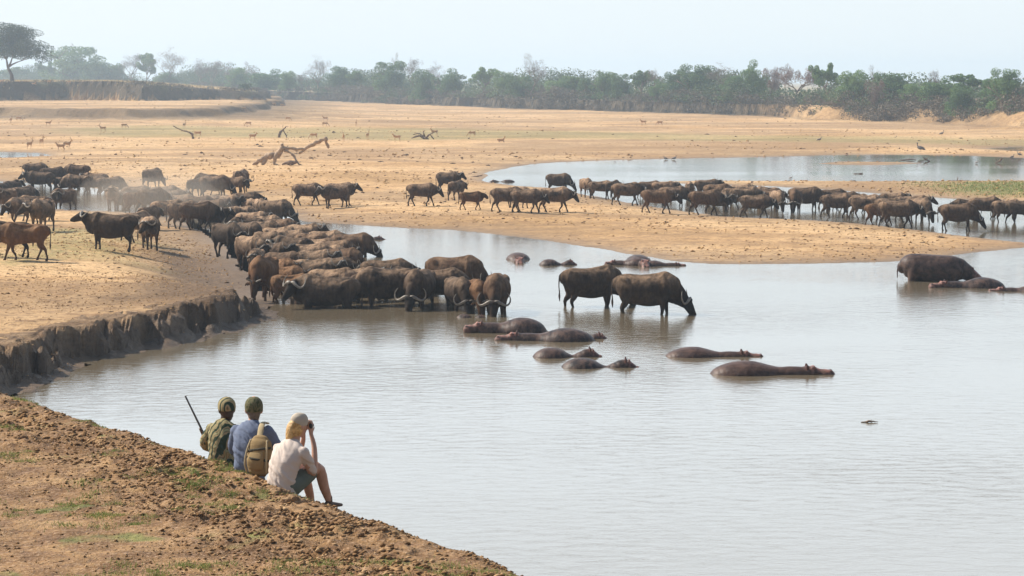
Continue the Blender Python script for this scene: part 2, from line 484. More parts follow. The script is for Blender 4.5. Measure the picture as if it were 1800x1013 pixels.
def tube(V, F, pts, side=(0, 1, 0), n=12, k=4, cap=True, roll=None):
    """pts rows: x,y,z,a,b  (a half-width along side, b half-height across)"""
    rows = crom([tuple(p) if len(p) == 5 else tuple(p) + (p[3],) for p in pts], k)
    ctr = [Vector(r[:3]) for r in rows]
    S0 = Vector(side)
    rings = []
    m = len(rows)
    seq = []
    for i in range(m):
        t = (ctr[min(i + 1, m - 1)] - ctr[max(i - 1, 0)]).normalized()
        s = (S0 - t * S0.dot(t))
        s = s.normalized() if s.length > 1e-4 else Vector((1, 0, 0))
        u = t.cross(s).normalized()
        a, b = max(rows[i][3], 1e-4), max(rows[i][4], 1e-4)
        seq.append((ctr[i], s, u, t, a, b))
    if cap:
        c, s, u, t, a, b = seq[0]
        e = min(a, b)
        pre = [(c - t * e * q, s, u, t, a * p, b * p) for p, q in ((.35, .92), (.72, .68), (.93, .34))]
        c, s, u, t, a, b = seq[-1]
        e = min(a, b)
        post = [(c + t * e * q, s, u, t, a * p, b * p) for p, q in ((.93, .34), (.72, .68), (.35, .92))]
        seq = pre + seq + post
    for c, s, u, t, a, b in seq:
        base = len(V)
        for j in range(n):
            an = 2 * math.pi * j / n
            V.append(c + s * (a * math.cos(an)) + u * (b * math.sin(an)))
        rings.append(base)
    for i in range(len(rings) - 1):
        p, q = rings[i], rings[i + 1]
        for j in range(n):
            F.append((p + j, p + (j + 1) % n, q + (j + 1) % n, q + j))
    F.append(tuple(rings[0] + j for j in reversed(range(n))))
    F.append(tuple(rings[-1] + j for j in range(n)))

def ball(V, F, c, r, n=10):
    c = Vector(c)
    if isinstance(r, (int, float)): r = (r, r, r)
    tube(V, F, [(c.x - r[0] * .5, c.y, c.z, r[1] * .85, r[2] * .85), (c.x, c.y, c.z, r[1], r[2]), (c.x + r[0] * .5, c.y, c.z, r[1] * .85, r[2] * .85)], n=n, k=2)

def mesh_from(name, V, F, smooth=True, mat=None):
    me = bpy.data.meshes.new(name)
    me.from_pydata([tuple(v) for v in V], [], F)
    me.update()
    bm = bmesh.new(); bm.from_mesh(me)
    bmesh.ops.recalc_face_normals(bm, faces=bm.faces)
    bm.to_mesh(me); bm.free()
    if smooth: me.polygons.foreach_set('use_smooth', [True] * len(me.polygons))
    if mat: me.materials.append(mat)
    return me

def fuse(name, V, F, voxel=.03, it=4, mat=None, ratio=None):
    """melt overlapping closed shells into one continuous surface"""
    me = mesh_from(name + '_raw', V, F, False)
    o = bpy.data.objects.new(name + '_raw', me); COL.objects.link(o)
    md = o.modifiers.new('r', 'REMESH'); md.mode = 'VOXEL'; md.voxel_size = voxel
    sm = o.modifiers.new('s', 'SMOOTH'); sm.iterations = it; sm.factor = .5
    if ratio:
        dc = o.modifiers.new('d', 'DECIMATE'); dc.ratio = ratio
    dg = bpy.context.evaluated_depsgraph_get()
    dg.update()
    out = bpy.data.meshes.new_from_object(o.evaluated_get(dg))
    out.name = name
    bpy.data.objects.remove(o); bpy.data.meshes.remove(me)
    out.polygons.foreach_set('use_smooth', [True] * len(out.polygons))
    out.materials.clear()
    if mat: out.materials.append(mat)
    return out

def vpaint(me, name, fn):
    n = len(me.vertices)
    co = np.empty(n * 3); me.vertices.foreach_get('co', co); co = co.reshape(-1, 3)
    c = fn(co)
    a = me.color_attributes.new(name, 'FLOAT_COLOR', 'POINT')
    arr = np.ones((n, 4), np.float32); arr[:, :c.shape[1]] = c
    a.data.foreach_set('color', arr.ravel())

def obj(name, me, parent=None, loc=None, rot=None):
    o = bpy.data.objects.new(name, me); COL.objects.link(o)
    if parent: o.parent = parent
    if loc is not None: o.location = loc
    if rot is not None: o.rotation_euler = rot
    return o

def copy_tree(o, parent=None):
    c = o.copy(); COL.objects.link(c); c.parent = parent
    for ch in [x for x in KIDS.get(o.name, [])]:
        copy_tree(ch, c)
    return c
KIDS = {}
# ---------------------------------------------------------------- buffalo
def hide_material(name, dark, dust, red, spec=.08, rough=.85):
    """per-animal variation: some blacker, some browner, some caked with dry mud"""
    m = NT(name)
    oi = m.n('ObjectInfo'); rnd = oi.outputs['Random']
    tc = m.n('TexCoord'); ob = tc.outputs['Object']
    addv = m.n('VectorMath', operation='ADD'); m.l(ob, addv.inputs[0])
    cmb = m.n('CombineXYZ'); m.l(m.math('MULTIPLY', rnd, 37.0), cmb.inputs[0]); m.l(m.math('MULTIPLY', rnd, 11.0), cmb.inputs[1]); m.l(cmb.outputs[0], addv.inputs[1])
    vec = addv.outputs[0]
    at = m.n('VertexColor'); at.layer_name = 'zone'
    sp = m.n('SeparateColor'); m.l(at.outputs['Color'], sp.inputs[0])
    base = m.mixc(m.ramp(rnd, [(.0, (0, 0, 0)), (.55, (.25, .25, .25)), (1, (1, 1, 1))]), dark, red)
    blot = m.noise(vec, 2.4, 5, .6)
    amt = m.math('MULTIPLY', m.ramp(blot, [(.33, (0, 0, 0)), (.54, (1, 1, 1))]), m.ramp(rnd, [(.0, (.35, .35, .35)), (.35, (.9, .9, .9)), (.6, (.5, .5, .5)), (.8, (1, 1, 1)), (1, (.3, .3, .3))]))
    up = sp.outputs[0]
    du = m.n('Attribute', attribute_type='OBJECT'); du.attribute_name = 'dust'; du = du.outputs['Fac']
    amt = m.math('MULTIPLY', amt, m.math('MULTIPLY_ADD', up, .92, m.math('MULTIPLY', du, .5)))
    amt = m.math('MULTIPLY', amt, m.math('MULTIPLY_ADD', du, .65, .35))
    c = m.mixc(amt, base, dust)
    c = m.mixc(m.ramp(m.noise(m.mapping(vec, (1, 1, .35)), 9, 5, .65), [(.4, (.45, .45, .45)), (.58, (0, 0, 0))]), c, tuple(x * .55 for x in dark))
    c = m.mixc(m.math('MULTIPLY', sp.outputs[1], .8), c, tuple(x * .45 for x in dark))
    m.l(c, m.b.inputs['Base Color'])
    m.b.inputs['Roughness'].default_value = rough
    m.b.inputs['Specular IOR Level'].default_value = spec
    n = m.bump(m.noise(vec, 2.8, 3, .5), .6, .16)
    n = m.bump(m.noise(vec, 8, 4, .6), .5, .04, n)
    n = m.bump(m.noise(vec, 30, 3, .6), .35, .01, n)
    m.l(n, m.b.inputs['Normal'])
    return m.m

MAT_BUF = hide_material('buffalo_hide', (.034, .025, .020), (.46, .30, .185), (.105, .056, .032))
MAT_CALF = hide_material('calf_hide', (.085, .042, .022), (.28, .16, .085), (.17, .08, .036))
def simple(name, col, rough=.6, spec=.4, noise=None, bump=None):
    m = NT(name)
    if noise:
        sc, amt, c2 = noise
        tc = m.n('TexCoord')
        f = m.noise(tc.outputs['Object'], sc, 5, .62)
        m.l(m.mixc(m.ramp(f, [(.5 - amt, (0, 0, 0)), (.5 + amt, (1, 1, 1))]), col, c2), m.b.inputs['Base Color'])
        if bump: m.l(m.bump(f, bump[0], bump[1]), m.b.inputs['Normal'])
    else:
        m.set(Base_Color=col)
    m.set(Roughness=rough, Specular_IOR_Level=spec)
    return m.m
MAT_HORN = simple('horn', (.30, .25, .19), .45, .4, (5, .16, (.10, .08, .06)), (.4, .01))
MAT_TAIL = simple('tail_hair', (.045, .03, .022), .8, .2, (20, .2, (.09, .06, .04)))

XS = .88
def rotz(p, c, a):
    x, y = p[0] - c[0], p[1] - c[1]
    return (c[0] + x * math.cos(a) - y * math.sin(a), c[1] + x * math.sin(a) + y * math.cos(a), p[2])

def buffalo_meshes(name, poll, muzzle, yaw=0.0, gait=0.0, bull=1.0, fat=1.0, horn=1.0, mat=None, vox=.032, legs=True):
    """poll, muzzle: (x,z) of the back of the head and of the nose"""
    V, F = [], []
    tube(V, F, [(-1.06, 0, 1.16, .14, .20), (-.97, 0, 1.15, .26, .27), (-.74, 0, 1.09, .35, .36), (-.35, 0, 1.02, .40 * fat, .40 * fat), (.05, 0, 1.00, .41 * fat, .41 * fat),
                (.40, 0, 1.03, .36, .42), (.66, 0, 1.09, .31, .42), (.90, 0, 1.05, .24, .36)], n=20)
    tube(V, F, [(-1.03, 0, 1.32, .08, .07), (-.72, 0, 1.395, .13, .07), (-.2, 0, 1.365, .10, .08), (.35, 0, 1.42, .12, .09), (.62, 0, 1.47, .12, .09), (.9, 0, 1.32, .10, .1)], n=10)   # back line
    for s_ in (-1, 1):                 # hip bones, shoulder blades, ribs swelling
        tube(V, F, [(-.86, s_ * .20, 1.36, .06, .06), (-.66, s_ * .27, 1.28, .10, .10), (-.52, s_ * .26, 1.16, .10, .10)], n=8)
        tube(V, F, [(.56, s_ * .14, 1.42, .07, .07), (.62, s_ * .26, 1.2, .09, .12), (.68, s_ * .27, .95, .09, .12)], n=8)
    if fat > 1.0: tube(V, F, [(-.5, 0, .76, .26, .2), (0, 0, .70, .3, .2), (.4, 0, .72, .24, .18)], n=12)
    c = (.78, 0)
    def T(x, y, z, f): return rotz((x, y, z), c, yaw * f)
    px, pz_ = poll; mx, mz = muzzle
    nk = [(.70, 0, 1.12, .27, .38, 0), ((.70 + px) / 2 + .04, 0, (1.10 + pz_) / 2 + .01, .19, .27, .45), (px - .03, 0, pz_ - .01, .145, .19, .85)]
    rows = []
    for x, y, z, a, b, f in nk:
        q = T(x, y, z, f); rows.append(q + (a, b))
    sd = (-math.sin(yaw), math.cos(yaw), 0)
    tube(V, F, rows, side=(-math.sin(yaw * .5), math.cos(yaw * .5), 0), n=16)
    L = math.hypot(mx - px, mz - pz_)
    fx, fz = (mx - px) / L, (mz - pz_) / L
    def H(t, u, y=0.0):                # along the face, above the face, sideways
        return T(px + fx * t - fz * u, y, pz_ + fz * t + fx * u, 1.0)
    tube(V, F, [H(-.04, 0) + (.135, .155), H(.12, .01) + (.150, .165), H(.27, .0) + (.125, .145), H(.42, -.01) + (.098, .115), H(L - .05, -.005) + (.098, .098), H(L, -.01) + (.085, .075)], side=sd, n=14)
    for s in (-1, 1):                  # ears hanging under the horns, brow
        e0, e1, e2 = H(.03, .02, s * .12), H(.0, -.05, s * .26), H(.03, -.13, s * .37)
        tube(V, F, [e0 + (.05, .035), e1 + (.075, .028), e2 + (.03, .018)], side=(0, 0, 1), n=8, k=3)
        b0 = H(.13, .07, s * .11); ball(V, F, b0, (.05, .045, .04), 8)
    if bull > .8:
        ball(V, F, H(.02, .13), (.13, .16, .06), 10)
    # dewlap
    tube(V, F, [(.72, 0, .78, .06, .16), ((.72 + px) / 2, 0, (.80 + pz_ - .2) / 2 + .02, .05, .10), (px - .02, 0, pz_ - .15, .05, .05)], n=8)
    g = gait
    def front(s, k):
        dx = .24 * g * k; bend = max(0, -k) * g * .10
        y = s * .20
        tube(V, F, [(.60, s * .17, 1.02, .13, .24), (.58, s * .21, .80, .115, .16), (.56 + dx * .2, y, .62, .085, .105), (.56 + dx * .6 + bend, y, .40, .062, .068), (.56 + dx * .85 + bend * .3, y, .25, .045, .05),
                    (.57 + dx, y, .12, .05, .055), (.60 + dx, y, .035, .062, .075)], n=10)
    def hind(s, k):
        dx = .28 * g * k
        y = s * .19
        tube(V, F, [(-.76, s * .16, 1.06, .16, .28), (-.74 + dx * .1, s * .2, .82, .14, .20), (-.74 + dx * .3, y, .62, .09, .13), (-.86 + dx * .5, y, .45, .055, .08), (-.84 + dx * .75, y, .28, .044, .052),
                    (-.82 + dx, y, .12, .05, .055), (-.78 + dx, y, .035, .062, .075)], n=10)
    if legs:
        front(1, 1); front(-1, -.9); hind(1, -1); hind(-1, .9)
    V = [Vector((v[0] * XS, v[1], v[2])) for v in V]
    body = fuse(name, V, F, vox, 3, mat or MAT_BUF)
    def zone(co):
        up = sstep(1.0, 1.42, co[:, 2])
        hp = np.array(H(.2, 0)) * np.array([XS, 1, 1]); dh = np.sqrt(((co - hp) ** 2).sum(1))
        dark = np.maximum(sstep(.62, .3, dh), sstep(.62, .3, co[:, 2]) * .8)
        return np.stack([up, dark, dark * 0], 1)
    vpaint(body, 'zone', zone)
    hs = []
    w = horn
    for s in (-1, 1):
        V, F = [], []
        if w > .75:
            pr = [(.02, .13, .04, .075), (.0, .16, .12, .07), (.03, .12, .24, .055), (.05, .05, .36, .045), (.02, .01, .46, .038), (-.07, .02, .53, .031), (-.18, .07, .54, .023), (-.28, .13, .48, .013), (-.31, .16, .43, .005)]
            pr = [(a, b * (.9 + .1 * w), y * w * .9, r * w * .8) for a, b, y, r in pr]
        else:
            pr = [(.02, .12, .07, .035), (-.02, .14, .15, .03), (-.03, .17, .22, .022), (-.03, .24, .25, .012), (-.02, .29, .24, .004)]
        tube(V, F, [H(a, b, s * y) + (r, r) for a, b, y, r in pr], side=(.2, .3, 1), n=8, k=3)
        V = [Vector((v[0] * XS, v[1], v[2])) for v in V]
        hs.append(mesh_from(name + '_horn', V, F, True, MAT_HORN))
    V, F = [], []
    sw = .06 if g > .5 else 0
    tube(V, F, [(-1.10, 0, 1.30, .035), (-1.19, sw, 1.22, .03), (-1.22, sw * 1.5, .95, .02), (-1.20, sw * 2, .74, .022), (-1.20, sw * 2, .60, .038), (-1.19, sw * 2, .45, .012)], n=8)
    V = [Vector((v[0] * XS, v[1], v[2])) for v in V]
    tail = mesh_from(name + '_tail', V, F, True, MAT_TAIL)
    return body, hs, tail

def hip(name, **k): return buffalo_meshes(name, **k)
BUF = {
    'stand': hip('buffalo_stand', poll=(1.16, 1.30), muzzle=(1.62, 1.02), gait=.25),
    'proud': hip('buffalo_proud', poll=(1.20, 1.38), muzzle=(1.70, 1.24), gait=.2, yaw=.12, fat=1.06),
    'walk': hip('buffalo_walk', poll=(1.28, 1.06), muzzle=(1.62, .66), gait=1.0, horn=.78, fat=.95),
    'walkb': hip('buffalo_walk', poll=(1.28, .98), muzzle=(1.60, .56), gait=-.9, yaw=-.25, horn=.8, fat=.95),
    'graze': hip('buffalo_graze', poll=(1.30, .72), muzzle=(1.56, .26), gait=.5),
    'drink': hip('buffalo_drink', poll=(1.30, .66), muzzle=(1.62, .22), gait=.35, fat=1.05),
    'turnl': hip('buffalo_turn', poll=(1.18, 1.20), muzzle=(1.60, .88), gait=.3, yaw=.9),
    'turnr': hip('buffalo_turn', poll=(1.18, 1.20), muzzle=(1.60, .88), gait=.3, yaw=-.9),
    'cow': hip('buffalo_cow', poll=(1.20, 1.18), muzzle=(1.58, .84), gait=.6, bull=.5, horn=.77, fat=.90),
    'calf': hip('buffalo_calf', poll=(1.16, 1.22), muzzle=(1.50, .98), gait=.9, bull=.5, horn=.5, fat=.80, mat=MAT_CALF),
    'calfd': hip('buffalo_calf', poll=(1.24, .70), muzzle=(1.50, .30), gait=.4, bull=.5, horn=.5, fat=.88, mat=MAT_CALF),
}
_proto = {}
def place_buffalo(kind, x, y, z, yaw, scale, label, group, calf=False):
    body, hs, tail = BUF[kind]
    nm = 'buffalo_calf' if kind.startswith('calf') else 'buffalo'
    if kind not in _proto:
        root = obj(nm, body)
        ch = [obj('horn', hs[0], root), obj('horn', hs[1], root), obj('tail', tail, root)]
        _proto[kind] = (root, ch)
    else:
        p, chs = _proto[kind]
        root = p.copy(); COL.objects.link(root); root.name = nm
        for c in chs:
            d = c.copy(); COL.objects.link(d); d.parent = root
    root.location = (x, y, z)
    root.rotation_euler = (0, 0, yaw)
    root.scale = (scale,) * 3
    tag(root, label, 'buffalo calf' if nm == 'buffalo_calf' else 'buffalo', group)
    return root
# ---------------------------------------------------------------- placing things
def top_hit(px, trow, h, depth=.5):
    d = pray(px, trow)
    t = np.exp(np.linspace(math.log(30), math.log(400), 1500))
    X, Y, Z = d[0] * t, d[1] * t, CAMH + d[2] * t
    g = np.maximum(height(X, Y), -depth) + h
    k = np.nonzero(Z < g)[0]
    k = k[0] if len(k) else -1
    return Vector((X[k], Y[k], float(g[k] - h)))

def spot(px, py, depth=None):
    p = ground_hit(px, py)
    z = gz(p.x, p.y)
    if z < 0:
        z = max(z, -.55) if depth is None else -depth
    elif depth is not None:
        z = z - depth
    p.z = z
    return p

# kind, px, row, yaw, scale, mode ('f' row of the feet, 't' row of the top of the back, number = standing that deep in water), label
GL = 'buffalo herd coming down the left bank to drink'
GR = 'buffalo crossing the sandbar on the right'
HERD = [
 ('proud', 195, 442, 180, 1.13, 'f', 'dark bull with raised head standing side-on in front of the dusty herd, facing left'),
 ('turnr', 264, 439, 292, 1.05, 'f', 'buffalo facing the viewer with wide grey horns, right behind the rump of the big bull'),
 ('calf', 42, 458, 182, 1.02, 'f', 'reddish calf with a tan patch walking left at the left edge of the bank'),
 ('cow', 14, 452, 184, 1.0, 'f', 'dark cow walking left just behind the reddish calf, cut by the left edge'),
 ('turnr', 74, 407, 255, 1.1, 'f', 'round-bellied buffalo facing the viewer with curled horns, above the reddish calf'),
 ('walk', 38, 396, 235, 1.0, 'f', 'brown buffalo facing left with a lowered head, left of the round-bellied one'),
 ('cow', 60, 388, 200, .95, 'f', 'reddish brown cow half hidden behind the round-bellied buffalo'),
 ('stand', 9, 378, 250, 1.08, 'f', 'brown buffalo seen from the front, cut by the left edge at the channel'),
 ('graze', 8, 345, 80, 1.05, 'f', 'dark buffalo seen from behind at the left edge beyond the channel'),
 ('stand', 22, 338, 60, .95, 'f', 'small dark buffalo at the left edge with its rump to the viewer'),
 ('walk', 42, 353, 60, 1.05, 'f', 'brown buffalo seen from behind standing in the channel near the left edge'),
 ('stand', 70, 334, 185, 1.12, .25, 'black buffalo standing side-on in the channel'),
 ('walkb', 62, 318, 0, 1.0, 'f', 'black buffalo farthest back on the left, behind the side-on black one'),
 ('drink', 94, 326, 20, 1.05, 'f', 'tall dark buffalo turned away with its head down to the right, beyond the channel'),
 ('drink', 112, 333, 20, .9, 'f', 'buffalo with only its horned head showing, drinking at the channel'),
 ('walkb', 136, 323, 175, 1.05, 'f', 'dark buffalo behind the brown one in mid channel'),
 ('graze', 136, 343, 190, 1.08, .1, 'grey-brown buffalo side-on in mid channel with a lowered head'),
 ('turnl', 113, 366, 232, 1.06, 'f', 'pale brown buffalo walking out of the channel towards the viewer, curled horns'),
 ('stand', 167, 334, 178, 1.0, 'f', 'dark buffalo back showing between two others beyond the channel'),
 ('walkb', 163, 342, 180, 1.0, .1, 'dark buffalo in the channel next to the grey-brown one'),
 ('drink', 194, 342, 20, 1.1, 'f', 'tall grey buffalo turned away at the end of the channel, curled horn on its right'),
 ('drink', 268, 332, 62, 1.05, 'f', 'lone buffalo seen from behind with one curled horn, above the dust cloud'),
 ('stand', 198, 371, 272, 1.08, 'f', 'dusty buffalo walking straight at the viewer out of the channel'),
 ('stand', 216, 366, 265, 1.0, 'f', 'dusty buffalo with wide horns close behind the one walking straight at the viewer'),
 ('cow', 240, 328, 10, 1.05, 't', 'brown buffalo back rising out of the dust beside the channel'),
 ('stand', 241, 338, 40, 1.0, 't', 'tan buffalo rump at the left end of the dusty file'),
 ('walk', 266, 333, 48, 1.2, 't', 'largest pale dust-covered rump at the left end of the file'),
 ('walk', 290, 328, 10, 1.05, 't', 'grey back at the far side of the dusty file'),
 ('stand', 304, 335, 5, 1.0, 't', 'pale grey back in the middle of the dusty file, above the dark one'),
 ('cow', 318, 343, 355, 1.0, 't', 'pale brown back with a mud streak in the dusty file'),
 ('walk', 350, 346, 350, 1.05, 't', 'smooth light back in the dusty file, below the dark drinking pair'),
 ('cow', 374, 352, 345, 1.0, 't', 'brown back in the dusty file under the dark buffalo with its head down'),
 ('stand', 398, 344, 340, 1.05, 't', 'pale back at the right end of the dusty file'),
 ('walk', 296, 353, 20, 1.05, 't', 'shaded buffalo flank between two pale rumps in the dust'),
 ('graze', 322, 356, 42, 1.08, 't', 'buffalo rump with long pale tail and hind legs showing under the dust'),
 ('walk', 348, 357, 25, 1.12, 't', 'big dark flank low in the dusty file, legs lost in dust'),
 ('stand', 372, 366, 15, 1.0, 't', 'streaked brown rump right of the big dark flank'),
 ('walk', 400, 365, 350, 1.05, 't', 'grey-brown back right of the streaked rump'),
 ('cow', 262, 364, 60, .9, 't', 'black young buffalo squeezed behind the one facing the viewer'),
 ('walk', 240, 374, 60, 1.05, 't', 'brown rump half hidden by the big bull at the foot of the dust'),
 ('cow', 344, 346, 60, .88, 'f', 'small black buffalo left of the dark buffalo with its head down'),
 ('walkb', 364, 343, 150, 1.05, 'f', 'dark hump behind the buffalo with its head down, above the dusty file'),
 ('drink', 378, 350, 350, 1.12, 'f', 'dark buffalo with its head down to the right on the far edge of the file'),
 ('graze', 424, 338, 75, 1.12, 'f', 'tallest brown buffalo turned away, topmost of the file on the right'),
 ('cow', 418, 343, 320, .9, 'f', 'smaller brown buffalo in front of the tallest one'),
 ('walk', 434, 340, 352, 1.05, 't', 'black-brown back with upturned horns right of the pale backs'),
 ('cow', 437, 350, 300, .85, 't', 'small pale rump, left one of two side by side in mid file'),
 ('cow', 456, 350, 290, .92, 't', 'pale rump, right one of two side by side in mid file'),
 ('drink', 484, 353, 335, 1.15, 't', 'big grey-brown buffalo with head down at the far water edge of the file'),
 ('walk', 424, 364, 345, 1.05, 't', 'grey back just below the small pale rump in mid file'),
 ('stand', 444, 374, 340, 1.05, 't', 'brown striped back below the pair of pale rumps'),
 ('walk', 468, 380, 338, 1.0, 't', 'flat brown back below the big buffalo at the far water edge'),
 ('cow', 494, 386, 335, 1.0, 't', 'brown back nearest the far water with a pink scar'),
 ('turnl', 432, 384, 215, 1.1, 't', 'dark buffalo with tall white horns looking left over the big brown one'),
 ('walk', 399, 394, 312, 1.18, 't', 'big buffalo with a pale flank walking down the bank, black lowered head'),
 ('graze', 436, 392, 315, 1.05, 't', 'dark buffalo with one bright horn tip behind the big pale-flanked one'),
 ('walk', 464, 390, 330, 1.1, 't', 'tan-brown back behind the brown pair on the bank edge'),
 ('cow', 470, 408, 320, .95, 't', 'small brown rump above the dark folded backs'),
 ('cow', 488, 401, 335, .95, 't', 'narrow tan back in the upper middle of the packed herd'),
 ('walk', 514, 405, 335, 1.0, 't', 'ribbed brown back in the upper middle of the packed herd'),
 ('stand', 535, 395, 340, 1.05, 't', 'grey back with one ear up at the far water side of the packed herd'),
 ('cow', 573, 407, 350, 1.0, 't', 'tan angular back standing in the water beyond the packed herd'),
 ('turnl', 512, 418, 165, 1.08, 't', 'black bull facing left with a pale horned head in the packed herd'),
 ('walk', 549, 411, 335, 1.0, 't', 'brown back right of the black bull in the packed herd'),
 ('cow', 560, 421, 335, 1.0, 't', 'reddish back below the tan angular one'),
 ('walk', 590, 424, 340, 1.0, 't', 'brown back next to the big dark buffalo drinking to the right'),
 ('drink', 620, 412, 345, 1.12, 't', 'big dark buffalo drinking to the right beyond the packed herd, lit horn boss'),
 ('walk', 546, 430, 340, 1.08, 't', 'smooth grey-tan rump in the centre of the packed herd'),
 ('cow', 576, 433, 335, 1.0, 't', 'brown wrinkled back right of the smooth grey-tan rump'),
 ('graze', 604, 438, 325, 1.05, 't', 'dark brown buffalo with head down and two horns at the water side'),
 ('stand', 482, 428, 330, 1.0, 't', 'dark folded back behind the buffalo pair on the bank edge'),
 ('walk', 498, 444, 330, 1.0, 't', 'black shaded buffalo between the folded back and the reddish calf'),
 ('stand', 556, 441, 330, 1.05, 't', 'grey buffalo with a long curved horn in the middle of the packed herd'),
 ('walk', 588, 454, 335, 1.0, 't', 'ridged brown back left of the dark one with two horns'),
 ('walk', 440, 416, 305, 1.12, 't', 'grey-brown buffalo walking down over the bank edge behind a small one'),
 ('cow', 451, 492, 272, .9, 'f', 'small buffalo facing the viewer on the bank edge above the water'),
 ('calf', 489, 456, 325, 1.0, 't', 'reddish calf with its back to the viewer in the packed herd'),
 ('calf', 523, 458, 300, .85, 't', 'smallest tan calf behind the cream-coloured back'),
 ('calf', 503, 469, 330, .98, 't', 'golden tan calf in front of the reddish calf'),
 ('stand', 556, 457, 335, 1.15, 't', 'long cream-coloured back in the packed herd above the wading bull'),
 ('walk', 586, 474, 345, 1.1, 't', 'cream flank directly above the wading bull'),
 ('graze', 618, 474, 350, 1.0, 't', 'cream buffalo with curved horns and lowered head right of the cream flank'),
 ('calfd', 464, 526, 265, 1.18, .08, 'dark brown calf drinking under the bank corner, nearest the cliff'),
 ('calf', 512, 484, 345, .9, 't', 'pink-brown calf behind the head of the wading bull'),
 ('turnl', 572, 540, 182, 1.28, .72, 'black wet bull wading chest-deep to the left with raised muzzle'),
 ('walk', 680, 458, 355, 1.12, 't', 'dark buffalo with a rounded back behind the row of drinkers'),
 ('graze', 645, 486, 215, 1.0, 't', 'brown shaded buffalo between the wading bull and the one drinking to the left'),
 ('drink', 680, 536, 195, 1.2, .38, 'dark buffalo drinking to the left with big curled horns'),
 ('stand', 722, 473, 170, 1.1, 't', 'brown back behind the front-facing drinker with white horns'),
 ('drink', 738, 540, 258, 1.2, .36, 'buffalo drinking towards the viewer with wide white horns, left one of the front row'),
 ('walkb', 770, 534, 350, 1.12, .34, 'dark buffalo walking right between the front row drinkers'),
 ('drink', 800, 512, 335, 1.22, .40, 'tall side-on buffalo behind the two front row drinkers'),
 ('drink', 806, 545, 285, 1.04, .32, 'brown buffalo drinking towards the viewer in the middle of the front row'),
 ('calfd', 838, 547, 275, .98, .28, 'dark calf drinking between two adults of the front row'),
 ('drink', 873, 549, 268, 1.2, .36, 'round-bodied buffalo drinking towards the viewer, right end of the front row'),
 ('drink', 1040, 538, 18, 1.2, .30, 'buffalo standing in open water with its rump to the left and head hidden'),
 ('drink', 1138, 551, 348, 1.22, .34, 'buffalo drinking in open water with its muzzle in the water on the right'),
]
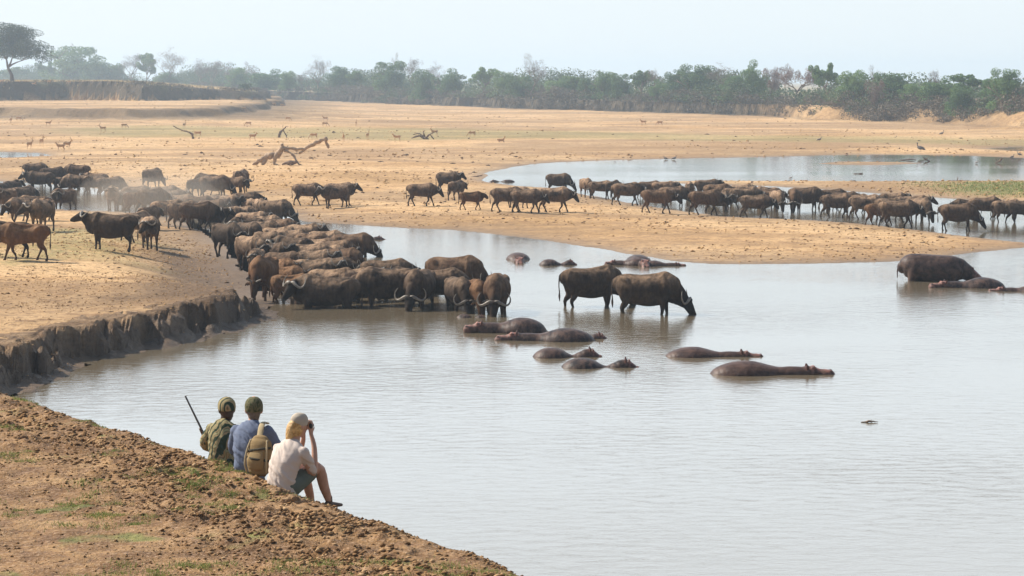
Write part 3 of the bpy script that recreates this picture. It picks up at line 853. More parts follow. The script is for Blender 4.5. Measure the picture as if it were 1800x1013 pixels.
HERD_R = [
 ('walk', 541, 361, 355, 1.08, 'f', 'buffalo walking right alone on the sand beyond the herd, head touching the pair'),
 ('stand', 598, 362, 350, 1.12, 'f', 'buffalo of the pair on the sand looking right with a long curved horn'),
 ('stand', 588, 366, 215, 1.08, 'f', 'buffalo of the pair on the sand facing left towards the viewer'),
 ('walk', 742, 362, 355, 1.08, 'f', 'dark buffalo walking right, leftmost of the group in mid sandbar'),
 ('stand', 789, 338, 335, 1.10, 'f', 'dark buffalo farthest back of the group in mid sandbar'),
 ('cow', 803, 352, 60, .98, 'f', 'buffalo turned away between the farthest one and the calf'),
 ('calf', 829, 369, 0, .84, 'f', 'dark calf standing apart in mid sandbar'),
 ('walk', 892, 372, 0, 1.10, 'f', 'leftmost of the three overlapping walkers by the far pool'),
 ('turnr', 912, 366, 330, 1.0, 'f', 'buffalo with upturned horns peeping over the three walkers by the far pool'),
 ('walk', 926, 374, 355, 1.06, 'f', 'nearest of the three overlapping walkers by the far pool'),
 ('walk', 975, 373, 352, 1.14, 'f', 'rightmost of the three overlapping walkers, head low'),
 ('drink', 982, 334, 340, 1.10, .22, 'dark buffalo drinking to the right in the far pool'),
 ('graze', 1030, 347, 285, 1.02, 'f', 'buffalo facing the viewer alone at the edge of the far pool'),
 ('cow', 1056, 350, 0, .95, 'f', 'small buffalo side-on right of the one facing the viewer'),
 ('cow', 1078, 351, 60, 1.0, 'f', 'rump between the small side-on buffalo and the brown walker'),
 ('walk', 1102, 361, 8, 1.12, 'f', 'brown buffalo walking right at the water line of the far pool'),
 ('walk', 1142, 347, 10, .98, .15, 'back in the far pool, left one of two behind the brown walker'),
 ('stand', 1168, 348, 355, .98, .15, 'back in the far pool, right one of two behind the brown walker'),
 ('walk', 1156, 375, 357, 1.12, 'f', 'brown buffalo walking right on the sand, hooves clear of the water'),
 ('drink', 1184, 362, 345, 1.08, .15, 'buffalo drinking behind the brown walker on the sand'),
 ('graze', 1212, 351, 85, 1.0, .1, 'buffalo seen from behind alone in the far pool'),
 ('walk', 1240, 378, 5, 1.14, 'f', 'dark buffalo walking right, nearest of the stack of four'),
 ('stand', 1244, 345, 10, 1.05, .2, 'topmost back of the stack of four in the far pool'),
 ('walk', 1262, 357, 345, 1.08, .15, 'buffalo with lit horns second from the back of the stack of four'),
 ('turnr', 1262, 372, 350, 1.12, 'f', 'buffalo with a ring-shaped horn just behind the nearest of the stack'),
 ('cow', 1294, 365, 15, 1.06, .1, 'pale rump right of the stack of four'),
 ('walk', 1310, 366, 5, 1.10, .1, 'buffalo walking right behind the lone lean walker'),
 ('stand', 1302, 353, 0, .98, .2, 'distant back above the pale rump in the far pool'),
 ('walk', 1328, 382, 352, 1.08, 'f', 'lean buffalo walking right with a low head, nearest the sand in mid group'),
 ('walk', 1348, 358, 178, 1.0, .2, 'brown back in the far pool above the lean walker'),
 ('cow', 1352, 363, 350, 1.02, .2, 'light brown flank behind the striped buffalo'),
 ('graze', 1366, 373, 280, 1.12, .12, 'light tan buffalo facing the viewer with streaked flank, right of the lean walker'),
 ('graze', 1398, 373, 262, 1.2, .15, 'wide buffalo facing the viewer between the tan one and the drinker'),
 ('drink', 1416, 368, 345, 1.22, .2, 'large dark buffalo drinking to the right in the far pool, hump high'),
 ('walk', 1463, 366, 5, 1.02, .12, 'dark back behind the round walker in the far pool'),
 ('cow', 1486, 371, 0, 1.0, .12, 'distant dark back right of the round walker'),
 ('walk', 1471, 382, 2, 1.10, .05, 'round buffalo walking right through shallow water'),
 ('cow', 1505, 374, 355, .98, .15, 'pale back between two walkers in the shallows'),
 ('walk', 1522, 385, 357, 1.12, .05, 'buffalo with a pale tail walking right in the shallows'),
 ('stand', 1570, 372, 350, 1.0, .15, 'buffalo with a rippled coat at the back of the tight cluster'),
 ('calf', 1548, 396, 0, 1.0, 'f', 'reddish calf at the left of the tight cluster'),
 ('walk', 1578, 400, 355, 1.2, 'f', 'big buffalo with a curled horn, nearest of the tight cluster'),
 ('walkb', 1566, 390, 5, 1.1, .05, 'flank behind the big buffalo of the tight cluster'),
 ('graze', 1618, 393, 290, 1.18, .08, 'buffalo facing the viewer with muzzle near the water at the right of the cluster'),
 ('stand', 1606, 383, 350, 1.1, .12, 'buffalo looking right with upright horns behind the cluster'),
 ('drink', 1684, 406, 348, 1.16, .03, 'black buffalo drinking to the right, clear of the cluster'),
 ('walk', 1731, 385, 0, 1.08, .12, 'dark buffalo behind the drinking black one, far right'),
 ('walk', 1698, 381, 178, .95, .2, 'back showing over the drinking black buffalo'),
 ('graze', 1770, 390, 10, 1.06, .12, 'buffalo walking right near the right edge'),
 ('walk', 1796, 391, 10, 1.06, .12, 'buffalo cut by the right edge'),
]
def run_herd(lst, grp):
    for kind, px, py, yaw, sc, mode, lab in lst:
        sc *= .91 if grp == GR else (.95 if mode == 't' else 1.0)
        if mode == 'f': p = spot(px, py)
        elif mode == 't': p = top_hit(px, py, 1.44 * sc)
        else: p = spot(px, py, mode)
        o = place_buffalo(kind, p.x, p.y, p.z - .02, R(yaw + random.uniform(-4, 4)), sc * 1.0, lab, grp)
        lw = lab.split()
        o['dust'] = .4 if any(q in lab for q in ('dark', 'black', 'open water', 'drink')) else (1.0 if any(q in lab for q in ('dust', 'pale', 'tan', 'cream')) else (.9 if grp == GL else .8))
run_herd(HERD, GL)
run_herd(HERD_R, GR)
# ---------------------------------------------------------------- hippos
MAT_HIPPO = None
def hippo_material():
    m = NT('hippo_skin')
    tc = m.n('TexCoord'); ob = tc.outputs['Object']
    at = m.n('VertexColor'); at.layer_name = 'zone'
    sp = m.n('SeparateColor'); m.l(at.outputs['Color'], sp.inputs[0])
    oi = m.n('ObjectInfo')
    c = m.mixc(m.ramp(m.noise(ob, 3.4, 6, .68), [(.42, (0, 0, 0)), (.58, (1, 1, 1))]), (.020, .015, .014), (.105, .066, .050))
    c = m.mixc(m.math('MULTIPLY', oi.outputs['Random'], .5), c, (.10, .05, .035))
    c = m.mixc(m.math('MULTIPLY', sp.outputs[0], m.ramp(m.noise(ob, 7, 3, .6), [(.4, (.1, .1, .1)), (.56, (1, 1, 1))])), c, (.42, .19, .14))
    m.l(c, m.b.inputs['Base Color'])
    m.set(Roughness=.5, Specular_IOR_Level=.2)
    n = m.bump(m.noise(m.mapping(ob, (1.4, .8, .8)), 3, 3, .5), .5, .05)
    m.l(m.bump(m.noise(ob, 40, 3, .6), .3, .008, n), m.b.inputs['Normal'])
    return m.m
MAT_HIPPO = hippo_material()
MAT_EAR = simple('hippo_ear_skin', (.17, .075, .06), .5, .3, (9, .2, (.07, .04, .035)))
def hippo_meshes(name, torso, head, legs=False, eye=None, nose=None, ear=None, vox=.04):
    V, F = [], []
    tube(V, F, torso, n=22)
    for h in head: tube(V, F, h, n=16)
    for s in (-1, 1):
        ball(V, F, (eye[0], s * eye[1], eye[2]), (.085, .065, .06), 8)
        ball(V, F, (nose[0], s * nose[1], nose[2]), (.075, .06, .045), 8)
    if legs:
        for x, b in ((.95, 0), (-1.05, 0)):
            for s in (-1, 1):
                tube(V, F, [(x, s * .42, .85, .26, .34), (x + (.05 if s > 0 else -.1), s * .44, .5, .20, .22), (x + (.1 if s > 0 else -.16), s * .44, .2, .15, .16), (x + (.12 if s > 0 else -.16), s * .44, .06, .18, .2)], n=12)
    body = fuse(name, V, F, vox, 3, MAT_HIPPO)
    ev = np.array([eye[0], 0, eye[2]]); nv = np.array([nose[0] - .1, 0, nose[2] - .12])
    def zone(co):
        d1 = np.sqrt(((co - ev) ** 2).sum(1)); d2 = np.sqrt(((co - nv) ** 2).sum(1))
        p = np.maximum(sstep(.42, .12, d1) * .85, sstep(.4, .1, d2) * .7)
        return np.stack([p, p * 0, p * 0], 1)
    vpaint(body, 'zone', zone)
    ears = []
    for s in (-1, 1):
        V, F = [], []
        x, y, z = ear
        tube(V, F, [(x, s * y, z - .03, .035, .03), (x - .01, s * (y + .03), z + .05, .06, .025), (x - .02, s * (y + .05), z + .12, .045, .02), (x - .02, s * (y + .06), z + .15, .015, .01)], side=(1, 0, 0), n=8)
        ears.append(mesh_from('ear', V, F, True, MAT_EAR))
    return body, ears
HIP = {}
HIP['rest'] = hippo_meshes('hippo_resting',
    [(-1.62, 0, -.30, .30, .18), (-1.3, 0, -.22, .55, .38), (-.75, 0, -.16, .72, .50), (-.1, 0, -.14, .76, .52), (.5, 0, -.16, .62, .42), (.95, 0, -.14, .42, .32), (1.35, 0, -.10, .36, .30), (1.75, 0, -.08, .32, .27), (2.0, 0, -.06, .28, .24)],
    [[(1.9, 0, -.03, .28, .24), (2.15, 0, 0, .25, .21), (2.42, 0, -.06, .22, .18), (2.66, 0, -.07, .28, .18), (2.86, 0, -.09, .26, .15)]], eye=(2.2, .17, .17), nose=(2.84, .14, .06), ear=(1.98, .20, .12))
HIP['low'] = hippo_meshes('hippo_low',
    [(-1.6, 0, -.42, .30, .18), (-1.25, 0, -.30, .55, .38), (-.7, 0, -.20, .70, .46), (0, 0, -.20, .70, .44), (.5, 0, -.30, .5, .36), (.95, 0, -.34, .4, .3), (1.4, 0, -.2, .36, .30), (1.8, 0, -.10, .33, .28)],
    [[(1.6, 0, -.1, .33, .28), (1.95, 0, -.04, .29, .25), (2.25, 0, -.08, .22, .18), (2.5, 0, -.2, .26, .16), (2.66, 0, -.24, .24, .13)]], eye=(2.15, .17, .15), nose=(2.62, .13, -.08), ear=(1.98, .21, .13))
HIP['stand'] = hippo_meshes('hippo_standing',
    [(-1.62, 0, .95, .22, .26), (-1.5, 0, .98, .45, .42), (-1.15, 0, 1.0, .62, .55), (-.5, 0, .92, .74, .62), (.2, 0, .90, .76, .60), (.8, 0, .92, .64, .55), (1.15, 0, .90, .48, .48)],
    [[(.95, 0, .95, .44, .46), (1.4, 0, .82, .36, .38), (1.75, 0, .62, .29, .30), (2.1, 0, .42, .22, .22), (2.35, 0, .26, .29, .19), (2.5, 0, .16, .27, .16)]], legs=True, eye=(1.98, .19, .68), nose=(2.5, .15, .34), ear=(1.78, .22, .86))
MAT_HTAIL = simple('hippo_tail', (.07, .045, .04), .6, .4, (8, .2, (.12, .08, .07)))
V, F = [], []
tube(V, F, [(-1.68, 0, 1.05, .06, .06), (-1.78, 0, .95, .05, .05), (-1.82, 0, .72, .045, .03), (-1.81, 0, .52, .04, .02)], n=8)
HTAIL = mesh_from('tail', V, F, True, MAT_HTAIL)
GH = 'hippos lying in the river pool'
def place_hippo(kind, x0, x1, row, yaw, sc, dz, lab):
    """x0, x1: where the visible back begins and the nose ends"""
    body, ears = HIP[kind]
    t0, t1 = {'rest': (-1.45, 2.95), 'low': (-1.4, 2.8), 'stand': (-1.75, 2.6)}[kind]
    front = abs(abs(yaw) - 90) < 30 or abs(yaw - 270) < 30
    y = pz((x0 + x1) / 2, row, 0)[1]
    ppm = FPX / y
    if front: sx, cx = 1.0, (x0 + x1) / 2
    else:
        sx = min(max((x1 - x0) / ppm / ((t1 - t0) * sc), .62), 1.15)
        m_ = (t0 + t1) / 2 * sc * sx * ppm
        cx = (x0 + x1) / 2 - (m_ if math.cos(R(yaw)) > 0 else -m_)
    x, y = pz(cx, row, 0)
    o = obj('hippo', body)
    for e in ears: obj('ear', e, o)
    if kind == 'stand': obj('tail', HTAIL, o)
    o.location = (x, y, dz); o.rotation_euler = (0, 0, R(yaw)); o.scale = (sc * sx, sc, sc)
    return tag(o, lab, 'hippopotamus', GH)
HIPPOS = [
 ('stand', 1580, 1738, 493, -4, .98, -.40, 'big hippo standing and walking right through the water at the right edge'),
 ('rest', 1632, 1762, 505, 184, .84, .08, 'hippo lying with pink jaw to the left, in front of the standing one'),
 ('rest', 1738, 1850, 512, 176, .74, .0, 'hippo cut by the right edge lying behind the pink-jawed one'),
 ('rest', 1255, 1466, 657, -2, .84, .05, 'reddish hippo with a long snout to the right, lowest and rightmost in open water'),
 ('rest', 1173, 1342, 626, -1, .74, .0, 'low flat hippo with pink ears just above the lowest rightmost one'),
 ('low', 990, 1128, 645, 0, .76, .06, 'hippo nearest the viewer in the middle, back out and small head right'),
 ('low', 940, 1062, 627, 4, .72, .08, 'short hippo with rounded neck between the long bull and the nearest one'),
 ('rest', 870, 1040, 598, 178, .86, .06, 'long blue-grey hippo with its head low to the left'),
 ('low', 965, 1076, 595, 2, .68, .02, 'hippo whose dark-eared head shows behind the long blue-grey one'),
 ('rest', 815, 955, 584, 182, .86, .16, 'brown hippo with a high back and pink face to the left'),
 ('low', 812, 848, 558, -3, .42, .0, 'pink-eared hippo head at the feet of the drinking front row'),
 ('low', 888, 934, 457, 272, .80, .10, 'hippo facing the viewer alone, upper middle of the pool'),
 ('low', 950, 1016, 466, 5, .62, .10, 'small smooth hippo above the two buffalo in open water'),
 ('rest', 1063, 1140, 466, 175, .66, .08, 'hippo with a broad back, left of the trio under the sandbar'),
 ('low', 1098, 1150, 463, 275, .84, .14, 'hippo head facing the viewer in the middle of the trio'),
 ('rest', 1128, 1206, 467, -3, .56, .02, 'hippo with a flat snout to the right, right of the trio'),
 ('low', 605, 682, 421, -2, .60, .04, 'hippo back like a dark wedge beyond the packed herd'),
 ('low', 858, 904, 320, 178, .55, .05, 'two-lump hippo resting in the far pool by its left shore'),
]
for h in HIPPOS: place_hippo(*h)

# ---------------------------------------------------------------- impala
def antelope_material():
    m = NT('impala_coat')
    tc = m.n('TexCoord')
    at = m.n('VertexColor'); at.layer_name = 'zone'
    sp = m.n('SeparateColor'); m.l(at.outputs['Color'], sp.inputs[0])
    c = m.mixc(m.noise(tc.outputs['Object'], 6, 4), (.46, .25, .12), (.62, .38, .2))
    c = m.mixc(sp.outputs[0], c, (.62, .50, .36))
    m.l(c, m.b.inputs['Base Color']); m.set(Roughness=.8, Specular_IOR_Level=.2)
    m.l(m.bump(m.noise(tc.outputs['Object'], 20, 3), .3, .01), m.b.inputs['Normal'])
    return m.m
MAT_IMP = antelope_material()
def impala(name, poll, nose, lie=False, g=.5, horn=True):
    V, F = [], []
    dz = -.46 if lie else 0
    tube(V, F, [(-.44, 0, .84 + dz, .07, .10), (-.34, 0, .80 + dz, .13, .15), (0, 0, .74 + dz, .14, .17), (.28, 0, .76 + dz, .12, .18), (.42, 0, .80 + dz, .08, .14)], n=14)
    tube(V, F, [(.34, 0, .82 + dz, .08, .13), ((.38 + poll[0]) / 2 + .03, 0, (.86 + dz + poll[1]) / 2, .055, .08), (poll[0], 0, poll[1], .05, .06)], n=10)
    tube(V, F, [(poll[0] - .02, 0, poll[1] + .01, .055, .06), ((poll[0] + nose[0]) / 2, 0, (poll[1] + nose[1]) / 2, .045, .05), (nose[0], 0, nose[1], .025, .026)], n=10)
    for s in (-1, 1):
        tube(V, F, [(poll[0], s * .04, poll[1] + .03, .02, .015), (poll[0] - .05, s * .11, poll[1] + .10, .035, .012), (poll[0] - .08, s * .15, poll[1] + .14, .01, .006)], side=(1, 0, 0), n=6)
        for hind in (0, 1):
            x = -.33 if hind else .30
            k = (s if hind else -s) * g * .14
            if lie:
                tube(V, F, [(x, s * .1, .30, .06, .1), (x + .1, s * .16, .12, .05, .07), (x + .25, s * .17, .05, .025, .03), (x + .05, s * .17, .03, .02, .02)], n=6)
            elif hind:
                tube(V, F, [(x, s * .08, .74, .07, .13), (x + .04 + k * .2, s * .08, .56, .045, .07), (x - .07 + k * .5, s * .08, .36, .022, .03), (x - .04 + k, s * .08, .14, .018, .02), (x - .02 + k, s * .08, .02, .022, .028)], n=8)
            else:
                tube(V, F, [(x, s * .07, .72, .05, .09), (x + k * .2, s * .075, .50, .032, .04), (x + k * .5, s * .075, .28, .02, .022), (x + k, s * .075, .12, .018, .018), (x + k + .01, s * .075, .02, .022, .026)], n=8)
    tube(V, F, [(-.45, 0, .88 + dz, .02, .02), (-.50, 0, .78 + dz, .03, .02), (-.50, 0, .64 + dz, .015, .012)], n=6)
    body = fuse(name, V, F, .02, 1, MAT_IMP)
    vpaint(body, 'zone', lambda co: np.stack([np.maximum(sstep(.66 + dz, .58 + dz, co[:, 2]) * (co[:, 2] > .5 + dz), sstep(-.42, -.46, co[:, 0])), co[:, 0] * 0, co[:, 0] * 0], 1))
    hs = []
    if horn:
        for s in (-1, 1):
            V, F = [], []
            p = poll
            tube(V, F, [(p[0] + .02, s * .03, p[1] + .05, .016, .016), (p[0] - .06, s * .09, p[1] + .18, .014, .014), (p[0] - .16, s * .14, p[1] + .30, .012, .012), (p[0] - .13, s * .10, p[1] + .46, .005, .005)], n=6)
            hs.append(mesh_from('horn', V, F, True, MAT_TAIL))
    return body, hs
IMP = {'stand': impala('impala_stand', (.56, 1.16), (.76, 1.08)), 'doe': impala('impala_doe', (.56, 1.12), (.75, 1.03), horn=False),
       'graze': impala('impala_graze', (.74, .36), (.80, .14), g=.8, horn=False), 'lie': impala('impala_lie', (.56, .72), (.75, .64), lie=True, horn=False)}
GI = 'impala scattered over the dry plain'
IMPS = [
 ('stand', 52, 263, 60, 'impala standing nearest the left edge, head up, by the small puddle'),
 ('stand', 73, 257, 75, 'slim impala just right of the one by the puddle'),
 ('stand', 118, 263, 30, 'horned impala with raised head, right one of the pair beyond the herd'),
 ('doe', 107, 267, 190, 'impala stooping beside the horned one with raised head'),
 ('stand', 19, 217, 80, 'pale impala at far left on the foot of the earth step'),
 ('graze', 33, 214, 0, 'pale impala grazing at far left beside the upright one'),
 ('doe', 85, 223, 20, 'small pale impala alone between the far left pair and the green strip'),
 ('stand', 181, 233, 185, 'impala on the green strip looking left'),
 ('graze', 218, 227, 0, 'dark impala on the upper side of the green strip'),
 ('doe', 324, 226, 75, 'upright impala just above the leaning log'),
 ('graze', 348, 242, 180, 'tan impala at the foot of the leaning log'),
 ('graze', 437, 223, 180, 'impala grazing right of the leaning log on the stony slope'),
 ('doe', 444, 248, 10, 'impala low on the sand left of the forked stump'),
 ('graze', 429, 196, 0, 'impala grazing high on the slope under the end of the dark bank'),
 ('graze', 506, 214, 0, 'impala grazing above the forked stump'),
 ('doe', 572, 214, 180, 'impala walking left under the dark mud hump'),
 ('graze', 571, 224, 0, 'greyish impala right under the walking one'),
 ('graze', 552, 246, 180, 'impala behind the raised limb of the big fallen tree'),
 ('stand', 604, 249, 270, 'golden impala with its face to the viewer right of the fallen tree'),
 ('stand', 646, 246, 75, 'horned impala on the green strip in mid plain'),
 ('doe', 698, 250, 180, 'impala side-on left of the driftwood heap'),
 ('stand', 764, 240, 180, 'impala standing over the driftwood heap'),
 ('graze', 830, 242, 180, 'impala grazing right of the driftwood heap'),
 ('lie', 880, 250, 0, 'impala lying flat in mid plain'),
 ('doe', 626, 222, 90, 'tiny impala seen from behind in mid plain'),
 ('doe', 482, 187, 180, 'pale impala at the tip of the dark bank, left one'),
 ('graze', 496, 189, 0, 'dark impala at the tip of the dark bank, right one'),
 ('graze', 122, 149, 180, 'impala on top of the high bank in the middle'),
 ('doe', 86, 148, 0, 'impala on top of the high bank right of the acacia'),
 ('lie', 59, 149, 0, 'impala lying on the high bank beside the acacia'),
 ('doe', 3, 147, 0, 'impala on the high bank at the left edge'),
 ('doe', 1131, 221, 180, 'left one of two small antelope far out on the sand flat'),
 ('graze', 1160, 222, 180, 'right one of two small antelope far out on the sand flat'),
]
_ip = {}
for kind, px, py, yaw, lab in IMPS:
    p = spot(px, py)
    b, hs = IMP[kind]
    o = obj('impala', b)
    for h in hs: obj('horn', h, o)
    o.location = p; o.rotation_euler = (0, 0, R(yaw)); o.scale = (.95,) * 3
    tag(o, lab, 'impala', GI)

# ---------------------------------------------------------------- birds
MAT_BIRD = simple('grey_plumage', (.16, .13, .12), .8, .2, (14, .2, (.34, .28, .24)))
MAT_BIRDW = simple('pale_plumage', (.62, .55, .5), .8, .2, (14, .2, (.4, .34, .3)))
MAT_BILL = simple('bill', (.35, .2, .12), .5, .4)
def bird(name, h, leg, neck, mat):
    V, F = [], []
    tube(V, F, [(-h * .34, 0, leg + .02, .03, .02), (-h * .15, 0, leg + .12 * h, h * .11, h * .10), (.06, 0, leg + .16 * h, h * .13, h * .13), (h * .17, 0, leg + .2 * h, h * .07, h * .09)], n=10)
    tube(V, F, [(h * .12, 0, leg + .2 * h, h * .05, h * .05), (h * .22, 0, leg + .2 * h + neck * .5, h * .03, h * .03), (h * .2, 0, leg + .2 * h + neck, h * .035, h * .035)], n=8)
    ball(V, F, (h * .23, 0, leg + .22 * h + neck), (h * .05, h * .04, h * .04), 8)
    for s in (-1, 1): tube(V, F, [(.02, s * .05 * h, leg + .1 * h, .014, .014), (.0, s * .05 * h, leg * .5, .01, .01), (.01, s * .05 * h, .01, .018, .012)], n=6)
    body = fuse(name, V, F, .014, 1, mat)
    V, F = [], []
    tube(V, F, [(h * .26, 0, leg + .22 * h + neck, .018, .02), (h * .42, 0, leg + .19 * h + neck, .004, .005)], n=6)
    return body, mesh_from('bill', V, F, True, MAT_BILL)
BIRDS = {'stork': bird('stork', 1.3, .55, .35, MAT_BIRD), 'goose': bird('goose', .9, .16, .2, MAT_BIRD), 'plover': bird('plover', .6, .18, .1, MAT_BIRDW)}
for kind, nm, px, py, yaw, sc, lab in [
    ('stork', 'stork', 1618, 273, 170, 1.25, 'grey stork standing in the far pool beside a dead branch'),
    ('goose', 'goose', 1185, 281, 0, 1.0, 'dark goose standing at the far shore of the far pool'),
    ('goose', 'goose', 1170, 281, 180, .9, 'smaller dark goose left of the other at the far shore'),
    ('plover', 'wading_bird', 1717, 288, 0, 1.0, 'small wading bird alone in the far pool on the right'),
    ('goose', 'goose', 1779, 278, 0, .9, 'dark goose in the far pool next to the right edge'),
    ('goose', 'goose', 1792, 276, 180, 1.0, 'dark goose in the far pool at the very right edge'),
    ('plover', 'wading_bird', 1390, 315, 0, .9, 'small pale wading bird by the tip of the green islet'),
    ('goose', 'goose', 1440, 250, 0, 1.2, 'dark goose on the grey flat beyond the far pool'),
    ('stork', 'stork', 1655, 243, 0, .9, 'small stork far out on the flat on the right'),
]:
    b, bl = BIRDS[kind]
    p = spot(px, py)
    p.z = max(p.z, -.12)
    o = obj(nm, b); obj('bill', bl, o)
    o.location = p; o.rotation_euler = (0, 0, R(yaw)); o.scale = (sc,) * 3
    tag(o, lab, 'bird', 'birds of the far pool' if kind != 'stork' else None)
# ---------------------------------------------------------------- dead wood
MAT_WOOD = simple('dead_wood', (.30, .21, .14), .85, .2, (5, .18, (.13, .085, .06)), (.7, .04))
MAT_WOODP = simple('bleached_wood', (.52, .38, .25), .85, .2, (4, .2, (.26, .17, .11)), (.7, .04))
def deadwood(name, label, cat, px, py, parts, s=None, mat=None, z=None):
    """parts: limbs of (dx_px, dz_px, dy_m, radius_m) measured off the foot point"""
    p = spot(px, py)
    if z is not None: p.z = z
    sc = FPX / p.y
    rnd = random.Random(px)
    out = []
    for k, pts in enumerate(parts):
        V, F = [], []
        q = [(a / sc, c, b / sc, r) for a, b, c, r in pts]
        q = crom(q, 4)
        q = [(x + rnd.uniform(-.3, .3) * r, y + rnd.uniform(-.3, .3) * r, zz + rnd.uniform(-.3, .3) * r, r * .72 * rnd.uniform(.75, 1.25)) for x, y, zz, r in q]
        tube(V, F, q, side=(0, 1, 0), n=9, k=2)
        out.append((V, F))
    V, F = out[0]
    o = obj(name, mesh_from(name, V, F, True, mat or MAT_WOOD))
    for V, F in out[1:]:
        obj('limb', mesh_from('limb', V, F, True, mat or MAT_WOOD), o)
    o.location = p
    return tag(o, label, cat)
deadwood('fallen_tree', 'large fallen tree with twisted trunk and raised pale limb on the sand', 'fallen tree', 500, 290, [
    [(-56, 0, 0, .16), (-42, 8, 0, .34), (-28, 15, .1, .38), (-12, 19, .1, .36), (-5, 27, 0, .34), (-3, 35, 0, .22)],
    [(-30, 13, .1, .26), (-38, 2, -.2, .2)],
    [(-12, 20, 0, .26), (-18, 4, -.3, .2), (-10, -2, -.4, .14)],
    [(-4, 30, .1, .26), (14, 28, .2, .2), (32, 27, .3, .17)],
    [(27, 20, .3, .18), (42, 32, .4, .23), (60, 40, .4, .25), (73, 44, .4, .24)],
    [(72, 45, .4, .25), (76, 30, .4, .16)],
    [(2, 24, -.1, .16), (14, 19, -.3, .15), (22, 8, -.6, .13), (34, -4, -.9, .1)],
    [(-60, 4, .2, .05), (-72, 8, .2, .03), (-78, 3, .2, .02)]], mat=MAT_WOODP)
deadwood('fallen_limb', 'broken lump of trunk on the sand in the shade of the big fallen tree', 'log', 508, 291, [[(-12, 2, 0, .1), (2, 5, 0, .3), (12, 4, 0, .28)]])
deadwood('leaning_log', 'single leaning log pointing up to the left on the dry plain', 'log', 338, 244, [[(-34, 22, .6, .07), (-22, 16, .4, .12), (-8, 12, .1, .17), (0, 7, 0, .22), (1, 0, 0, .24)]])
deadwood('forked_stump', 'small forked stump standing beyond the big fallen tree', 'stump', 496, 242, [[(-6, 0, 0, .3), (-4, 8, 0, .26), (2, 14, .1, .16), (7, 19, .1, .1)], [(2, 12, 0, .12), (6, 6, 0, .1), (8, 0, 0, .1)], [(1, 18, 0, .05), (2, 22, 0, .03)]])
deadwood('driftwood', 'tangled driftwood heap in mid plain with an impala over it', 'driftwood', 744, 245, [
    [(-20, 2, 0, .1), (-8, 6, 0, .22), (4, 1, 0, .26), (8, 0, 0, .2)], [(4, 2, .2, .18), (0, 12, .2, .12), (3, 15, .2, .05)], [(4, 2, -.2, .2), (12, 9, -.2, .14), (20, 13, -.1, .08)], [(-18, 8, .3, .07), (-8, 10, .3, .1), (2, 4, .3, .1)], [(12, 8, 0, .1), (18, 1, 0, .12)]])
deadwood('driftwood', 'thin branch lying at the water line of the far pool', 'driftwood', 1098, 285, [[(-12, 0, 0, .05), (0, 2, 0, .09), (16, 1, 0, .07)], [(-6, 2, 0, .05), (-18, 9, 0, .03)]])
deadwood('driftwood', 'dead branch in the far pool under the stork', 'driftwood', 1628, 284, [[(-6, 8, 0, .05), (0, 3, 0, .12), (7, 0, 0, .08)], [(0, 4, 0, .06), (3, 8, 0, .03)]], z=0)
deadwood('driftwood', 'twiggy snag sticking out of the far pool near the right edge', 'driftwood', 1757, 287, [[(-7, 1, 0, .05), (0, 3, 0, .12), (6, 10, 0, .04)], [(-2, 2, 0, .06), (-7, 8, 0, .03)], [(2, 3, 0, .06), (3, 11, 0, .02)]], z=0)
deadwood('driftwood', 'low floating branch in the far pool left of the stork', 'driftwood', 1598, 282, [[(-16, 0, 0, .04), (0, 2, 0, .1), (12, 1, 0, .05)]], z=0)
deadwood('driftwood', 'short floating stick in the middle of the far pool', 'driftwood', 1508, 306, [[(-8, 0, 0, .05), (8, 1, 0, .06)]], z=0)
deadwood('driftwood', 'dark log lying along the upper shore of the green islet', 'driftwood', 1595, 318, [[(-16, 1, 0, .08), (0, 1, 0, .14), (16, 1, 0, .09)]])
deadwood('driftwood', 'row of dark snags with one upright twig on the shore of the green islet', 'driftwood', 1690, 318, [[(-18, 1, 0, .08), (0, 1, 0, .14), (22, 1, 0, .1)], [(-8, 1, 0, .06), (-6, 8, 0, .04)]])
deadwood('driftwood', 'small dark snag at the left corner of the far pool next to the sand', 'driftwood', 838, 311, [[(-10, 0, 0, .05), (0, 1, 0, .09), (10, 3, 0, .05)]])
deadwood('floating_stick', 'thin dark twig floating alone in the open water, lower right', 'twig', 1529, 743, [[(-15, 0, 0, .012), (-2, 1, 0, .035), (4, 1.5, 0, .03), (14, .6, 0, .012)], [(0, 1, 0, .02), (3, 4, 0, .01)]], z=0.01)

# ---------------------------------------------------------------- trees
def leaf_cloud(rs, blobs, n, size, flat=.6):
    """small leaf-sprig faces spread through lumpy clusters; returns arrays of quads"""
    wts = np.array([b[3] * b[4] * b[5] for b in blobs]) ** (2 / 3.)
    pick = rs.choice(len(blobs), n, p=wts / wts.sum())
    B = np.array(blobs)[pick]
    d = rs.normal(size=(n, 3)); d /= np.linalg.norm(d, axis=1)[:, None]
    r = rs.uniform(.5, 1.05, n) ** .5
    c = B[:, :3] + d * B[:, 3:6] * r[:, None]
    nrm = d + rs.normal(size=(n, 3)) * .8
    nrm /= np.linalg.norm(nrm, axis=1)[:, None]
    a = np.cross(nrm, rs.normal(size=(n, 3))); a /= np.linalg.norm(a, axis=1)[:, None]
    b = np.cross(nrm, a)
    s = rs.uniform(.5, 1.3, n)[:, None] * size
    P = np.stack([c - a * s - b * s * flat, c + a * s - b * s * flat * .6, c + a * s * .7 + b * s * flat, c - a * s * .8 + b * s * flat * .8], 1)
    return P.reshape(-1, 3)

